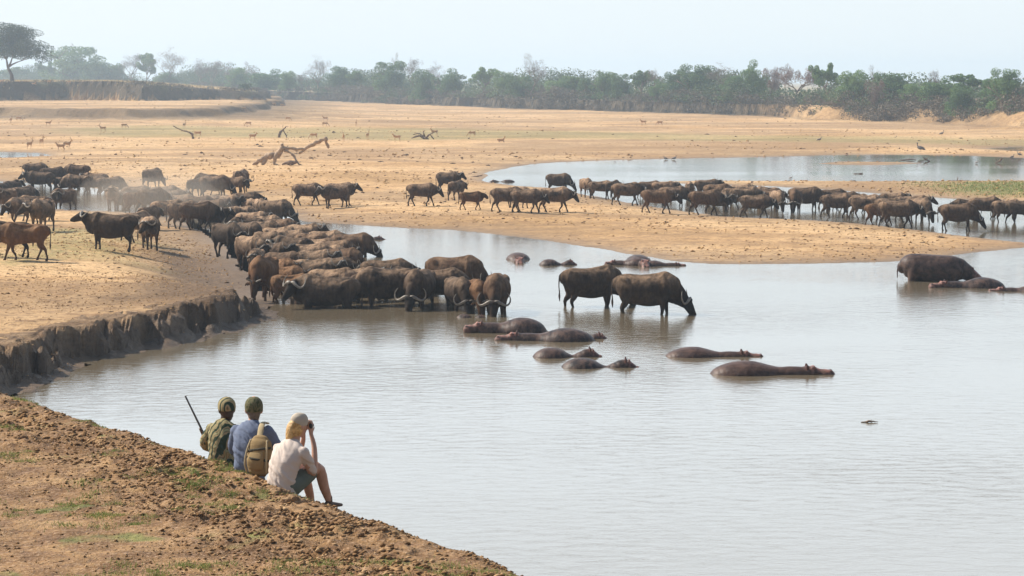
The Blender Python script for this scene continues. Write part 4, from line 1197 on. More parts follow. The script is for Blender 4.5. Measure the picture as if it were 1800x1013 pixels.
def quads_mesh(name, P, mat, smooth=False):
    n = len(P) // 4
    me = bpy.data.meshes.new(name)
    me.vertices.add(n * 4); me.vertices.foreach_set('co', P.astype(np.float32).ravel())
    me.loops.add(n * 4); me.loops.foreach_set('vertex_index', np.arange(n * 4, dtype=np.int32))
    me.polygons.add(n)
    me.polygons.foreach_set('loop_start', np.arange(0, n * 4, 4, dtype=np.int32)); me.polygons.foreach_set('loop_total', np.full(n, 4, dtype=np.int32))
    me.update(); me.validate(); me.materials.append(mat)
    return me

def foliage_material(name, stops, rand=True, trans=.25, nscale=.5):
    m = NT(name)
    geo = m.n('NewGeometry'); oi = m.n('ObjectInfo'); tc = m.n('TexCoord')
    f = m.noise(tc.outputs['Object'], nscale, 3, .6)
    f = m.math('ADD', m.math('MULTIPLY', f, .6), m.math('MULTIPLY', geo.outputs['Random Per Island'], .4))
    if rand: f = m.math('ADD', f, m.math('MULTIPLY_ADD', oi.outputs['Random'], .36, -.18))
    c = m.ramp(f, stops)
    m.l(c, m.b.inputs['Base Color'])
    m.set(Roughness=.65, Specular_IOR_Level=.3)
    tr = m.n('BsdfTranslucent'); m.l(c, tr.inputs['Color'])
    mx = m.n('MixShader'); mx.inputs[0].default_value = trans
    m.l(m.b.outputs[0], mx.inputs[1]); m.l(tr.outputs[0], mx.inputs[2])
    m.l(mx.outputs[0], m.t.nodes['Material Output'].inputs['Surface'])
    return m.m
MAT_LEAF = foliage_material('leaves_green', [(.2, (.065, .125, .045)), (.5, (.13, .225, .075)), (.8, (.23, .33, .11))])
MAT_ACA = foliage_material('leaves_acacia', [(.2, (.022, .045, .022)), (.5, (.045, .075, .035)), (.8, (.075, .11, .05))])
MAT_TWIG = foliage_material('bare_twigs', [(.2, (.14, .11, .085)), (.5, (.21, .165, .13)), (.8, (.29, .235, .18))], trans=.05)
MAT_RED = foliage_material('rusty_twigs', [(.2, (.13, .085, .07)), (.5, (.20, .125, .10)), (.8, (.27, .18, .135))], trans=.05)
MAT_BARK = simple('bark', (.14, .10, .075), .9, .2, (2, .2, (.24, .18, .14)), (.6, .05))

def limbs(rs, top, spread, levels=3, r0=.4, trunk=.35, nb=5, up=.5):
    """tapering trunk and limbs, unit-height tree"""
    V, F = [], []
    ends = []
    def grow(p, d, L, r, lv):
        pts = [tuple(p) + (r,)]
        q = Vector(p); dd = Vector(d)
        for i in range(3):
            dd = (dd + Vector(rs.normal(size=3) * .18)).normalized()
            q = q + dd * (L / 3)
            pts.append(tuple(q) + (r * (1 - .22 * (i + 1)),))
        tube(V, F, pts, side=(.3, 1, .2), n=6 if lv > 1 else 4, k=1, cap=False)
        ends.append((q.copy(), dd.copy(), r, lv))
        if lv > 0:
            for j in range(rs.randint(2, 4) if lv < levels else nb):
                a = rs.uniform(0, 6.28)
                side = Vector((math.cos(a), math.sin(a), rs.uniform(-.1, .5) + up * .4))
                nd = (dd * .55 + side * spread).normalized()
                st = Vector(pts[rs.randint(2, 4)][:3])
                grow(st, nd, L * rs.uniform(.55, .8), r * .5, lv - 1)
    grow((0, 0, -.02), (rs.uniform(-.1, .1), rs.uniform(-.1, .1), 1), trunk, r0, levels)
    return V, F, ends

TREES = {}
def make_tree(kind, seed):
    rs = np.random.RandomState(seed)
    if kind == 'green':
        V, F, _ = limbs(rs, 1, .8, 2, .028, .42, 5)
        blobs = []
        for i in range(44):
            a = rs.uniform(0, 6.28); rr = .44 * math.sqrt(rs.uniform(0, 1)); zz = rs.uniform(.10, .90)
            rr *= math.sqrt(max(.12, 1 - (abs(zz - .42) / .56) ** 2.4))
            s = rs.uniform(.05, .13)
            blobs.append((rr * math.cos(a), rr * math.sin(a), zz, s * 1.15, s * 1.15, s * .8))
        for i in range(7):
            a = rs.uniform(0, 6.28); rr = rs.uniform(.02, .22); zz = rs.uniform(.28, .66)
            blobs.append((rr * math.cos(a), rr * math.sin(a), zz, .24, .24, .24))
        P = leaf_cloud(rs, blobs, 16000, .013)
        mat = MAT_LEAF
    elif kind == 'open':
        V, F, ends = limbs(rs, 1, .9, 3, .03, .38, 5)
        blobs = [(e[0].x, e[0].y, min(e[0].z, .96), .08, .08, .06) for e in ends if e[3] <= 1 and e[0].z > .2][:60]
        P = leaf_cloud(rs, blobs, 9000, .0135)
        mat = MAT_LEAF
    elif kind == 'bare' or kind == 'rusty':
        V, F, ends = limbs(rs, 1, .75 if kind == 'bare' else 1.15, 4, .022, .34, 5, .6 if kind == 'bare' else .25)
        fine = [e for e in ends if e[3] == 0]
        blobs = [(e[0].x, e[0].y, e[0].z, .06, .06, .05) for e in fine if e[0].z > .25]
        P = leaf_cloud(rs, blobs, 3200 if kind == 'bare' else 4500, .011, .14 if kind == 'bare' else .3)
        mat = MAT_TWIG if kind == 'bare' else MAT_RED
    else:   # umbrella thorn
        V, F, ends = limbs(rs, 1, 1.0, 3, .035, .40, 6, .4)
        blobs = []
        for i in range(80):
            a = rs.uniform(0, 6.28); rr = rs.uniform(0, .58) ** .8
            zt = .93 - .34 * (rr / .58) ** 2.2
            zz = zt - rs.uniform(0, .50) * (1 - rr * .6)
            s = rs.uniform(.07, .13)
            blobs.append((rr * math.cos(a), rr * math.sin(a), zz, s * 1.4, s * 1.4, s * .6))
        for i in range(10):
            a = rs.uniform(0, 6.28); rr = rs.uniform(0, .3)
            blobs.append((rr * math.cos(a), rr * math.sin(a), rs.uniform(.46, .74), .24, .24, .17))
        P = leaf_cloud(rs, blobs, 34000, .0085)
        mat = MAT_ACA
    # normalise so that the crown's top is at 1 and half-width at .5
    hi = np.percentile(P[:, 2], 99.7); wx = np.percentile(np.hypot(P[:, 0], P[:, 1]), 96)
    cr = quads_mesh('crown', P / np.array([wx * 2, wx * 2, hi]), mat)
    V = [Vector((v[0] / (wx * 2), v[1] / (wx * 2), v[2] / hi)) for v in V]
    tr = mesh_from('trunk', V, F, True, MAT_BARK if kind not in ('bare', 'rusty') else MAT_TWIG)
    return tr, cr
for k in ('green', 'open', 'bare', 'rusty'):
    for v in range({'green': 4, 'open': 3, 'bare': 3, 'rusty': 2}[k]):
        TREES[(k, v)] = make_tree(k, 100 + 17 * v + len(k))
TREES[('thorn', 0)] = make_tree('thorn', 77)

def farb_edge(px):
    xs = [-1500, 0, 300, 440, 500, 600, 700, 850, 900, 1050, 1200, 1350, 1440, 1575, 1700, 1800, 2200]
    rs_ = [164, 168, 173, 176, 179, 181, 184.5, 189, 192, 196, 200.5, 206, 212, 217, 222, 227, 240]
    return 8.1 * FPX / (np.interp(px, xs, rs_) - 140)
def place_tree(kind, v, px, top, wpx, label, off=12, dist=None, grp='trees along the far bank'):
    y = dist or (farb_edge(px) + off + 10)
    p = pd(px, top, y)
    z = gz(p.x, p.y)
    h = p.z - z
    wd = wpx * y / FPX
    tr, cr = TREES[(kind, v)]
    o = bpy.data.objects.new('tree', None); COL.objects.link(o)
    o.location = (p.x, p.y, z - .1); o.rotation_euler = (0, 0, random.uniform(0, 6.28)); o.scale = (wd, wd, h)
    o.empty_display_size = .2
    obj('trunk', tr, o); obj('crown', cr, o)
    return tag(o, label, 'tree', grp)
TL = [
 ('green', 0, 128, 82, 92, 8, 'broad green tree with a flat top right behind the acacia'),
 ('green', 1, 172, 98, 62, 2, 'green tree sloping down on the right of the broad flat-topped one'),
 ('open', 0, 88, 108, 48, 30, 'pale green tree peeping out under the right side of the acacia'),
 ('bare', 0, 130, 76, 30, 40, 'grey twigs rising over the broad flat-topped green tree'),
 ('green', 2, 205, 112, 34, 20, 'small green tree in the dip right of the sloping one'),
 ('bare', 1, 232, 94, 52, 10, 'grey leafless tree, first right of the green trees on the left'),
 ('open', 1, 258, 94, 36, 20, 'thin pale green tree between two leafless ones on the left'),
 ('bare', 2, 298, 82, 56, 6, 'tallest grey leafless tree on the left part of the skyline'),
 ('green', 3, 290, 128, 44, 0, 'dark green clump at the foot of the tallest leafless tree on the left'),
 ('bare', 0, 345, 103, 62, 12, 'rounded grey-brown leafless tree right of the tallest one'),
 ('bare', 1, 374, 106, 46, 4, 'denser grey-brown leafless tree with a pale fork'),
 ('bare', 2, 402, 108, 34, 30, 'airy leafless tree left of the dark green bush tree'),
 ('green', 0, 416, 119, 38, 2, 'round dark green tree on the bank left of centre'),
 ('bare', 0, 438, 108, 44, 35, 'airy leafless tree behind the round dark green one'),
 ('green', 1, 470, 122, 58, 10, 'low wide blue-green tree at the end of the high bank'),
 ('green', 2, 507, 125, 28, 4, 'narrow dark tree with a hooked top'),
 ('bare', 1, 532, 130, 26, 12, 'small leafless tree leaning left of the dense grey one'),
 ('bare', 2, 558, 97, 48, 6, 'dense grey leafless tree standing tall left of centre'),
 ('green', 3, 596, 117, 46, 12, 'green tree right against the dense grey leafless one'),
 ('open', 2, 636, 125, 44, 20, 'low pale green tree in the gap before the darker dome'),
 ('green', 0, 684, 108, 56, 6, 'dark green dome-shaped tree left of centre'),
 ('bare', 0, 695, 92, 26, 24, 'leafless top rising behind the dark green dome'),
 ('bare', 1, 727, 102, 34, 20, 'leafless tree between the dark dome and the ball-shaped tree'),
 ('green', 2, 743, 122, 38, -3, 'ball-shaped light green tree on a short trunk at the bank edge'),
 ('bare', 2, 766, 107, 38, 24, 'leafless tree right behind the ball-shaped one'),
 ('green', 1, 792, 121, 54, 10, 'grey-green tree right of the ball-shaped one'),
 ('open', 0, 848, 118, 70, 10, 'wide bright green tree with a ragged top just left of centre'),
 ('green', 3, 884, 126, 44, 16, 'green tree filling the gap left of the tall centre leafless tree'),
 ('bare', 0, 932, 94, 64, 6, 'tallest leafless tree near the centre of the skyline'),
 ('green', 0, 912, 134, 46, 2, 'low green tree at the foot of the tallest centre leafless tree'),
 ('green', 1, 984, 134, 52, 12, 'low rounded green tree right of the tallest centre leafless one'),
 ('open', 1, 1012, 134, 36, 20, 'pale green tree next to the low rounded one'),
 ('green', 2, 1031, 137, 32, 4, 'dark blue-green small tree right of centre'),
 ('green', 3, 1062, 126, 42, 8, 'green tree with a pale trunk right of centre'),
 ('green', 0, 1092, 129, 34, 8, 'narrow green tree right of the pale-trunked one'),
 ('open', 2, 1128, 124, 48, 12, 'bright ragged green tree left of a thin leafless one'),
 ('bare', 1, 1148, 121, 34, 6, 'thin leafless tree in front of the bright ragged one'),
 ('green', 1, 1160, 140, 34, 2, 'dark low tree under the thin leafless one'),
 ('green', 2, 1192, 122, 40, 14, 'green tree at the left shoulder of the wide bright crown'),
 ('green', 3, 1222, 114, 68, 8, 'wide bright green crown right of centre'),
 ('bare', 2, 1268, 109, 60, 10, 'leafless tree with dark spreading branches between green crowns'),
 ('green', 0, 1288, 133, 46, 2, 'green tree under the dark spreading branches'),
 ('green', 1, 1324, 107, 46, 12, 'tall green tree left of the rusty crown'),
 ('rusty', 0, 1352, 118, 56, 8, 'rusty brown leafless crown leaning on the tall green tree'),
 ('rusty', 1, 1396, 114, 92, 6, 'widest rusty flat-topped leafless tree'),
 ('open', 0, 1460, 111, 66, 12, 'tall airy green tree right of the rusty flat-topped one'),
 ('green', 2, 1502, 124, 56, 4, 'bright green rounded tree below the tall airy one'),
 ('bare', 0, 1532, 114, 34, 16, 'grey-brown leafless top between two green trees on the right'),
 ('green', 3, 1560, 128, 62, 8, 'green tree sloping down to the gap on the right'),
 ('rusty', 0, 1548, 140, 44, 0, 'brownish low tree under the leafless top on the right'),
 ('green', 0, 1606, 147, 44, 10, 'low green tree in the gap of the skyline on the right'),
 ('green', 1, 1650, 134, 60, 10, 'rounded green tree left of the light wide one on the right'),
 ('bare', 1, 1641, 122, 24, 26, 'small leafless top over the rounded green tree on the right'),
 ('open', 1, 1706, 130, 66, 16, 'light green wide tree near the right edge'),
 ('green', 2, 1688, 150, 46, 0, 'dull low tree in front of the light green wide one'),
 ('green', 3, 1764, 121, 56, 4, 'tallest green tree at the right edge, two-headed'),
 ('green', 0, 1740, 140, 36, 10, 'green tree leaning against the two-headed tall one'),
 ('bare', 2, 1794, 134, 34, 20, 'pale leafless tree at the very right edge'),
 ('open', 2, 40, 118, 60, 60, 'pale hazy tree seen under the acacia crown'),
]
for k, v, px, top, wpx, off, lab in TL: place_tree(k, v, px, top, wpx * 1.12, lab, off)
place_tree('thorn', 0, 20, 41, 140, 'big dark acacia with a spreading crown standing on the high bank at the left edge', dist=620, grp=None)

# woodland in the background that reads as one mass, and the scrub under it
def far_scrub(name, n, offr, hr, size, mat, seed, xr=(-250, 2100), widthf=1.0):
    rs = np.random.RandomState(seed)
    pxs = rs.uniform(xr[0], xr[1], n)
    blobs = []
    Y = farb_edge(pxs) + rs.uniform(offr[0], offr[1], n)
    X = (pxs - 900) / FPX * Y
    Z = height(X, Y)
    for i in range(n):
        h = rs.uniform(*hr) * (1 + .25 * math.sin(pxs[i] / 47.0))
        if name == 'woodland': h *= float(np.interp(pxs[i], [-500, 440, 520, 900, 1500, 2500], [1.7, 1.7, 1.45, 1.3, 1.0, .95]))
        ww = h * rs.uniform(.7, 1.5) * widthf
        for q in range(5):
            f = rs.uniform(.25, .5)
            blobs.append((X[i] + rs.normal() * ww * .4, Y[i] + rs.normal() * ww * .4, Z[i] + h * rs.uniform(.1, .8), ww * f, ww * f, h * f * .7))
    P = leaf_cloud(rs, blobs, int(n * (560 if name == 'woodland' else 280)), size, .5)
    o = obj(name, quads_mesh(name, P, mat))
    return tag(o, kind='stuff')
MAT_SCRUB = foliage_material('scrub', [(.25, (.075, .07, .04)), (.5, (.15, .115, .075)), (.78, (.23, .175, .11))], rand=False, trans=.08, nscale=.045)
MAT_SCRUBG = foliage_material('scrub_green', [(.25, (.05, .085, .035)), (.55, (.10, .15, .055)), (.8, (.17, .21, .085))], rand=False, trans=.15, nscale=.04)
s1 = far_scrub('scrub', 900, (4, 24), (1.3, 3.2), .15, MAT_SCRUB, 5)
tag(s1, 'grey-brown thorny scrub lining the top of the far bank', 'scrub')
s2 = far_scrub('green_scrub', 300, (6, 32), (1.6, 4.2), .17, MAT_SCRUBG, 6)
tag(s2, 'dull green bushes mixed in the scrub of the far bank', 'scrub')
s3 = far_scrub('woodland', 520, (60, 170), (3.8, 6.0), .26, MAT_SCRUBG, 9, xr=(-500, 2500), widthf=1.0)
tag(s3, 'hazy woodland filling the gaps behind the trees of the far bank', 'woodland')
s4 = far_scrub('bank_bushes', 36, (-2, 5), (.9, 2.0), .16, MAT_SCRUB, 12, xr=(480, 1250))
tag(s4, 'bushes hanging down the face of the far bank', 'scrub')
# weeds and roots hanging over the face of the high bank on the left
rsb = np.random.RandomState(8)
pxs = rsb.uniform(-60, 470, 9000); pys = rsb.uniform(150, 188, 9000)
cc, ss = math.cos(PITCH), math.sin(PITCH)
dyb = (506.5 - pys) / FPX; tb = (3.6 - CAMH) / (-ss + dyb * cc)
Xb, Yb = (pxs - 900) / FPX * tb, (cc + dyb * ss) * tb
shb = poly_sd(Xb, Yb, HIGHB); kk = (shb > -1) & (shb < 7) & (fbm(Xb, Yb, 9, 3, 55) > -.05)
Xb, Yb = Xb[kk][:420], Yb[kk][:420]; Zb = height(Xb, Yb)
P = leaf_cloud(rsb, [(Xb[i], Yb[i], Zb[i] + .25, rsb.uniform(.5, 1.3), .6, rsb.uniform(.3, .6)) for i in range(len(Xb))], len(Xb) * 110, .10)
o = obj('bank_weeds', quads_mesh('bank_weeds', P, MAT_SCRUB)); tag(o, 'weeds and roots hanging over the face of the high bank', 'weeds', kind='stuff')
# single bush at the end of the high bank
rs = np.random.RandomState(3)
p = spot(430, 159)
P = leaf_cloud(rs, [(rs.uniform(-1.6, 1.6), rs.uniform(-1, 1), rs.uniform(.5, 1.6), .8, .8, .7) for i in range(12)], 1500, .16)
b = obj('bush', quads_mesh('bush', P, MAT_SCRUBG)); b.location = p
tag(b, 'single olive bush on the end of the high bank', 'bush')
# ---------------------------------------------------------------- clods, dung, grass
def lump_cloud(name, P, S, rs, mat, flat=.6):
    """many small broken lumps (deformed octahedra) as one object"""
    n = len(P)
    base = np.array([(1, 0, 0), (-1, 0, 0), (0, 1, 0), (0, -1, 0), (0, 0, 1), (0, 0, -.5)], float)
    tri = np.array([(0, 2, 4), (2, 1, 4), (1, 3, 4), (3, 0, 4), (2, 0, 5), (1, 2, 5), (3, 1, 5), (0, 3, 5)])
    V = base[None] * rs.uniform(.6, 1.35, (n, 6, 1)) + rs.normal(size=(n, 6, 3)) * .16
    a = rs.uniform(0, 6.28, n); c, s = np.cos(a)[:, None], np.sin(a)[:, None]
    x = V[:, :, 0] * rs.uniform(.8, 1.6, (n, 1)); y = V[:, :, 1]
    V = np.stack([x * c - y * s, x * s + y * c, V[:, :, 2] * rs.uniform(flat * .6, flat * 1.4, (n, 1))], 2)
    V = V * S[:, None, None] + P[:, None, :]
    F = (tri[None] + (np.arange(n) * 6)[:, None, None]).reshape(-1, 3)
    me = bpy.data.meshes.new(name)
    me.vertices.add(n * 6); me.vertices.foreach_set('co', V.astype(np.float32).ravel())
    me.loops.add(F.size); me.loops.foreach_set('vertex_index', F.astype(np.int32).ravel())
    me.polygons.add(len(F)); me.polygons.foreach_set('loop_start', np.arange(0, F.size, 3, dtype=np.int32)); me.polygons.foreach_set('loop_total', np.full(len(F), 3, dtype=np.int32))
    me.update(); me.validate(); me.materials.append(mat)
    o = bpy.data.objects.new(name, me); COL.objects.link(o)
    return o
def clod_material(name, stops):
    m = NT(name); geo = m.n('NewGeometry')
    m.l(m.ramp(geo.outputs['Random Per Island'], stops), m.b.inputs['Base Color'])
    m.set(Roughness=.95, Specular_IOR_Level=.1)
    m.l(m.bump(m.noise(geo.outputs['Position'], 60, 3), .5, .01), m.b.inputs['Normal'])
    return m.m
MAT_CLODN = clod_material('loam_clods', [(0, (.11, .058, .025)), (.45, (.22, .122, .055)), (.8, (.33, .20, .098)), (1, (.50, .33, .18))])
MAT_CLODS = clod_material('sand_clods', [(0, (.16, .09, .045)), (.35, (.30, .17, .075)), (.7, (.46, .27, .11)), (1, (.60, .39, .19))])
MAT_DUNG = clod_material('dung', [(0, (.07, .045, .028)), (.6, (.13, .08, .045)), (1, (.2, .125, .07))])
rs = np.random.RandomState(42)
def scatter_px(n, x0, x1, r0, r1, z=0.0):
    px = rs.uniform(x0, x1, n); py = rs.uniform(r0, r1, n)
    dx = (px - 900) / FPX; dy = (506.5 - py) / FPX
    c, s = math.cos(PITCH), math.sin(PITCH)
    D = np.stack([dx, c + dy * s, -s + dy * c], 1)
    t = (z - CAMH) / D[:, 2]
    return D[:, 0] * t, D[:, 1] * t
# near bank rubble
X, Y = scatter_px(150000, -260, 1250, 640, 1230, 3.8)
sn = poly_sd(X, Y, NEARB)
dens = np.exp(-((sn - 1.0) / 1.3) ** 2) * .85 + .13
dens = dens * sstep(-.35, .35, fbm(X, Y, .8, 3, 81) + .12 * (sn < 3)) + .05
k = (sn > -.9) & (rs.rand(len(X)) < dens)
X, Y, sn = X[k], Y[k], sn[k]
S = .005 + .017 * rs.rand(len(X)) ** 4 * (1 + 1.2 * np.exp(-((sn - 1.0) / 1.2) ** 2))
P = np.stack([X, Y, height(X, Y) + S * .2], 1)
o = lump_cloud('soil_clods', P, S, rs, MAT_CLODN, .6); tag(o, 'loose red-brown soil clods covering the near bank', 'soil', kind='stuff')
# bigger rubble
X, Y = scatter_px(1500, -200, 1000, 660, 1050, 3.8)
sn = poly_sd(X, Y, NEARB); dn = np.exp(-((sn - .9) / .9) ** 2) * sstep(.0, .4, fbm(X, Y, 1.2, 2, 83) + .1)
k = (sn > -.3) & (rs.rand(len(X)) < dn); X, Y = X[k], Y[k]
S = rs.uniform(.018, .050, len(X)) * rs.uniform(.6, 1.1, len(X)); P = np.stack([X, Y, height(X, Y) + S * .15], 1)
o = lump_cloud('earth_lumps', P, S, rs, MAT_CLODN, .7); tag(o, 'bigger broken earth lumps along the lip of the near bank', 'soil', kind='stuff')
# left bank, sandbar and plain
def plain(n, box, z, s0, s1, pw, ns, thr, seed):
    X, Y = scatter_px(n, *box, z)
    h = height(X, Y)
    k = (h > .03) & (fbm(X, Y, ns, 4, seed) + rs.uniform(-.25, .25, n) > thr)
    X, Y, h = X[k], Y[k], h[k]
    S = (s0 + (s1 - s0) * rs.rand(len(X)) ** pw) * np.clip(Y / 110, .6, 2.2)
    return np.stack([X, Y, h + S * .1], 1), S
A = [plain(26000, (-60, 470, 372, 640), 1.4, .012, .06, 3.5, 5, -.1, 91),
     plain(20000, (-60, 1860, 310, 470), .3, .015, .085, 3.5, 9, 0, 92),
     plain(14000, (-60, 1860, 196, 340), .3, .02, .09, 3.5, 22, 0.02, 93)]
P = np.concatenate([a[0] for a in A]); S = np.concatenate([a[1] for a in A])
o = lump_cloud('sand_clods', P, S, rs, MAT_CLODS, .7); tag(o, 'small dry clods scattered over the sandbar and plain', 'soil', kind='stuff')
A = [plain(700, (-60, 440, 385, 620), 1.4, .04, .13, 2.5, 7, .12, 94), plain(1100, (430, 1860, 325, 465), .3, .04, .16, 2.5, 11, .14, 95), plain(800, (-60, 1860, 205, 320), .3, .05, .16, 2.5, 26, .12, 96)]
P = np.concatenate([a[0] for a in A]); S = np.concatenate([a[1] for a in A])
o = lump_cloud('dung', P, S, rs, MAT_DUNG, .4); tag(o, 'dark dung and mud scraps scattered on the sand', 'dung', kind='stuff')

# grass
def blades(name, X, Y, Z, H, W, mat):
    n = len(X); a = rs.uniform(0, 6.28, n)
    dx, dy = np.cos(a) * W, np.sin(a) * W
    lean = rs.normal(size=(n, 2)) * H[:, None] * .45
    v = np.stack([np.stack([X - dx, Y - dy, Z - .01], 1), np.stack([X + dx, Y + dy, Z - .01], 1), np.stack([X + lean[:, 0] + dx * .3, Y + lean[:, 1] + dy * .3, Z + H], 1), np.stack([X + lean[:, 0] - dx * .3, Y + lean[:, 1] - dy * .3, Z + H * .97], 1)], 1)
    return obj(name, quads_mesh(name, v.reshape(-1, 3), mat))
MAT_GRASS = foliage_material('short_grass', [(.2, (.12, .16, .04)), (.5, (.22, .27, .07)), (.85, (.40, .38, .13))], rand=False, nscale=1.2)
cx, cy = scatter_px(1500, -150, 1050, 640, 1060, 3.8)
sn = poly_sd(cx, cy, NEARB)
pt = fbm(cx, cy, 1.1, 2, 101)
k = (sn > .02) & (pt + rs.uniform(-.2, .2, len(cx)) > .27)
cx, cy = cx[k], cy[k]
cl = rs.uniform(.5, 1.5, len(cx))
m_ = 95
X = (cx[:, None] + rs.normal(size=(len(cx), m_)) * .07 * cl[:, None]).ravel(); Y = (cy[:, None] + rs.normal(size=(len(cx), m_)) * .07 * cl[:, None]).ravel()
H = rs.uniform(.010, .034, len(X)) * np.repeat(cl, m_)
o = blades('grass', X, Y, height(X, Y), H, .0045, MAT_GRASS); tag(o, 'sparse tufts of short green grass on the near bank', 'grass', kind='stuff')
gi = P0([(1590, 330), (1700, 324), (1800, 322), (2100, 321), (2100, 350), (1800, 350), (1700, 347), (1640, 341)])
X, Y = scatter_px(11000, 1570, 2000, 319, 352, .3)
k = poly_sd(X, Y, gi) + fbm(X, Y, 4, 2, 103) * 2.5 > rs.uniform(-.5, 4, len(X)); X, Y = X[k], Y[k]
o = blades('islet_grass', X, Y, height(X, Y), rs.uniform(.05, .14, len(X)), .03, MAT_GRASS); tag(o, 'bright green grass on the islet at the right', 'grass', kind='stuff')
MAT_DRY = foliage_material('dry_grass', [(.2, (.30, .23, .10)), (.5, (.42, .33, .15)), (.85, (.52, .42, .22))], rand=False, nscale=.6)
X, Y = scatter_px(14000, -60, 480, 146, 158, 6.5)
hz = height(X, Y); k = hz > 5.0; X, Y, hz = X[k], Y[k], hz[k]
o = blades('dry_grass', X, Y, hz, rs.uniform(.2, .6, len(X)), .12, MAT_DRY); tag(o, 'dry straw-coloured grass on top of the high bank', 'grass', kind='stuff')

# single rocks of hard earth
def rock(px, py, r, label, sink=.3, sq=(1, 1, .7)):
    V, F = [], []
    rr = random.Random(px)
    for i in range(5):
        ball(V, F, (rr.uniform(-.5, .5) * r, rr.uniform(-.4, .4) * r, rr.uniform(-.1, .35) * r), (r * rr.uniform(.5, .8), r * rr.uniform(.5, .8), r * rr.uniform(.4, .7) * sq[2]), 8)
    me = fuse('earth_rock', V, F, r * .09, 0, MAT_ROCK)
    n = len(me.vertices); co = np.empty(n * 3); me.vertices.foreach_get('co', co); co = co.reshape(-1, 3)
    d = fbm(co[:, 0] + co[:, 2] * .7 + px, co[:, 1] - co[:, 2] * .9, r * .7, 4, 5)[:, None]
    co = co * (1 + .28 * np.round(d * 3) / 3 + .08 * d)
    me.vertices.foreach_set('co', co.ravel()); me.update()
    me.polygons.foreach_set('use_smooth', [False] * len(me.polygons))
    o = obj('earth_rock', me); p = spot(px, py)
    o.location = (p.x, p.y, p.z - r * sink * .5); o.rotation_euler = (0, 0, rr.uniform(0, 6))
    return tag(o, label, 'earth clod', 'hard earth blocks on the near bank')
MAT_ROCK = simple('hard_earth', (.20, .115, .06), .95, .15, (14, .16, (.38, .25, .14)), (.9, .03))
rock(487, 868, .15, 'biggest earth block, just below the seated woman')
rock(516, 880, .12, 'earth block with a grass tuft, right of the biggest one below the woman')
rock(652, 931, .06, 'left one of two upright clods on the lip of the near bank')
rock(666, 932, .075, 'right one of two upright clods on the lip of the near bank', .1)
rock(612, 926, .06, 'dark flat clod on the slope left of the two upright clods')
rock(632, 940, .055, 'smaller clod just below the two upright clods')
rock(40, 770, .07, 'pale clod lying in the rubble at the far left of the near bank')
rock(170, 803, .07, 'flat clod in the rubble of the near bank, left of the people')
rock(278, 776, .06, 'small flat clod on the lip of the near bank, left of the people')

# dust kicked up by the herd
def dust(name, pts, dens, label):
    V, F = [], []
    for (px, py, r, zz) in pts:
        p = spot(px, py); ball(V, F, (p.x, p.y, max(p.z, 0) + zz), (r, r * 1.3, r * .42), 12)
    me = fuse(name, V, F, .4, 14, None)
    o = obj(name, me)
    m = bpy.data.materials.new(name); m.use_nodes = True
    t = m.node_tree
    for nn in list(t.nodes):
        if nn.type != 'OUTPUT_MATERIAL': t.nodes.remove(nn)
    v = t.nodes.new('ShaderNodeVolumePrincipled')
    v.inputs['Color'].default_value = (.95, .86, .74, 1); v.inputs['Density'].default_value = dens
    t.links.new(v.outputs[0], t.nodes['Material Output'].inputs['Volume'])
    me.materials.append(m)
    return tag(o, label, 'dust', kind='stuff')
DUSTD = .016
dust('dust_cloud', [(215, 385, 3.4, 1.2), (250, 398, 3.6, 1.3), (290, 395, 3.6, 1.4), (325, 400, 3.2, 1.2), (240, 372, 3.6, 1.6), (280, 372, 4.0, 1.6), (325, 378, 3.4, 1.4), (360, 395, 2.4, 1.0), (205, 370, 3.0, 1.2)], DUSTD, 'pale dust hanging over the file of buffalo')
# ---------------------------------------------------------------- people
def cloth(name, col, col2, kind='plain'):
    m = NT(name); tc = m.n('TexCoord'); ob = tc.outputs['Object']
    if kind == 'stripe':       # flowing tiger-stripe camouflage
        wv = m.n('TexWave', wave_type='BANDS', bands_direction='DIAGONAL'); wv.inputs['Scale'].default_value = 4.2; wv.inputs['Distortion'].default_value = 7.5
        wv.inputs['Detail'].default_value = 2; wv.inputs['Detail Scale'].default_value = 1.1
        m.l(m.mapping(ob, (1.0, 1.5, .35)), wv.inputs['Vector'])
        c = m.ramp(wv.outputs['Fac'], [(0, (.045, .065, .04)), (.26, (.06, .085, .055)), (.34, (.33, .25, .13)), (.56, (.44, .35, .20)), (.70, (.40, .22, .11)), (.82, (.12, .13, .06)), (1, (.42, .37, .20))])
    elif kind == 'spot':
        c = m.ramp(m.noise(ob, 26, 3, .6, .4), [(.36, (.035, .045, .022)), (.46, (.10, .10, .05)), (.54, (.19, .16, .09)), (.62, (.06, .075, .04))])
    else:
        c = m.mixc(m.noise(ob, 9, 5, .6), col, col2)
    m.l(c, m.b.inputs['Base Color'])
    m.set(Roughness=.9, Specular_IOR_Level=.1)
    f = m.noise(m.mapping(ob, (5, 3.2, 6)), 1.3, 4, .6, .8)
    n = m.bump(f, .5, .02)
    m.l(m.bump(m.noise(ob, 120, 2), .25, .002, n), m.b.inputs['Normal'])
    return m.m
MAT_SKIN = simple('light_skin', (.46, .25, .17), .55, .35, (12, .2, (.56, .32, .22)), (.2, .004))
MAT_SKIND = simple('dark_skin', (.055, .03, .02), .5, .4, (12, .2, (.09, .05, .034)), (.2, .004))
MAT_CAMO = cloth('striped_camouflage', None, None, 'stripe')
MAT_CAMOS = cloth('spotted_camouflage', None, None, 'spot')
MAT_BLUE = cloth('blue_cotton', (.13, .155, .225), (.19, .22, .30))
MAT_PALE = cloth('pale_cotton', (.56, .46, .39), (.66, .56, .49))
MAT_KHAKI = cloth('khaki_cloth', (.40, .32, .20), (.50, .41, .27))
MAT_CAPP = cloth('faded_cap_cloth', (.42, .36, .28), (.54, .47, .38))
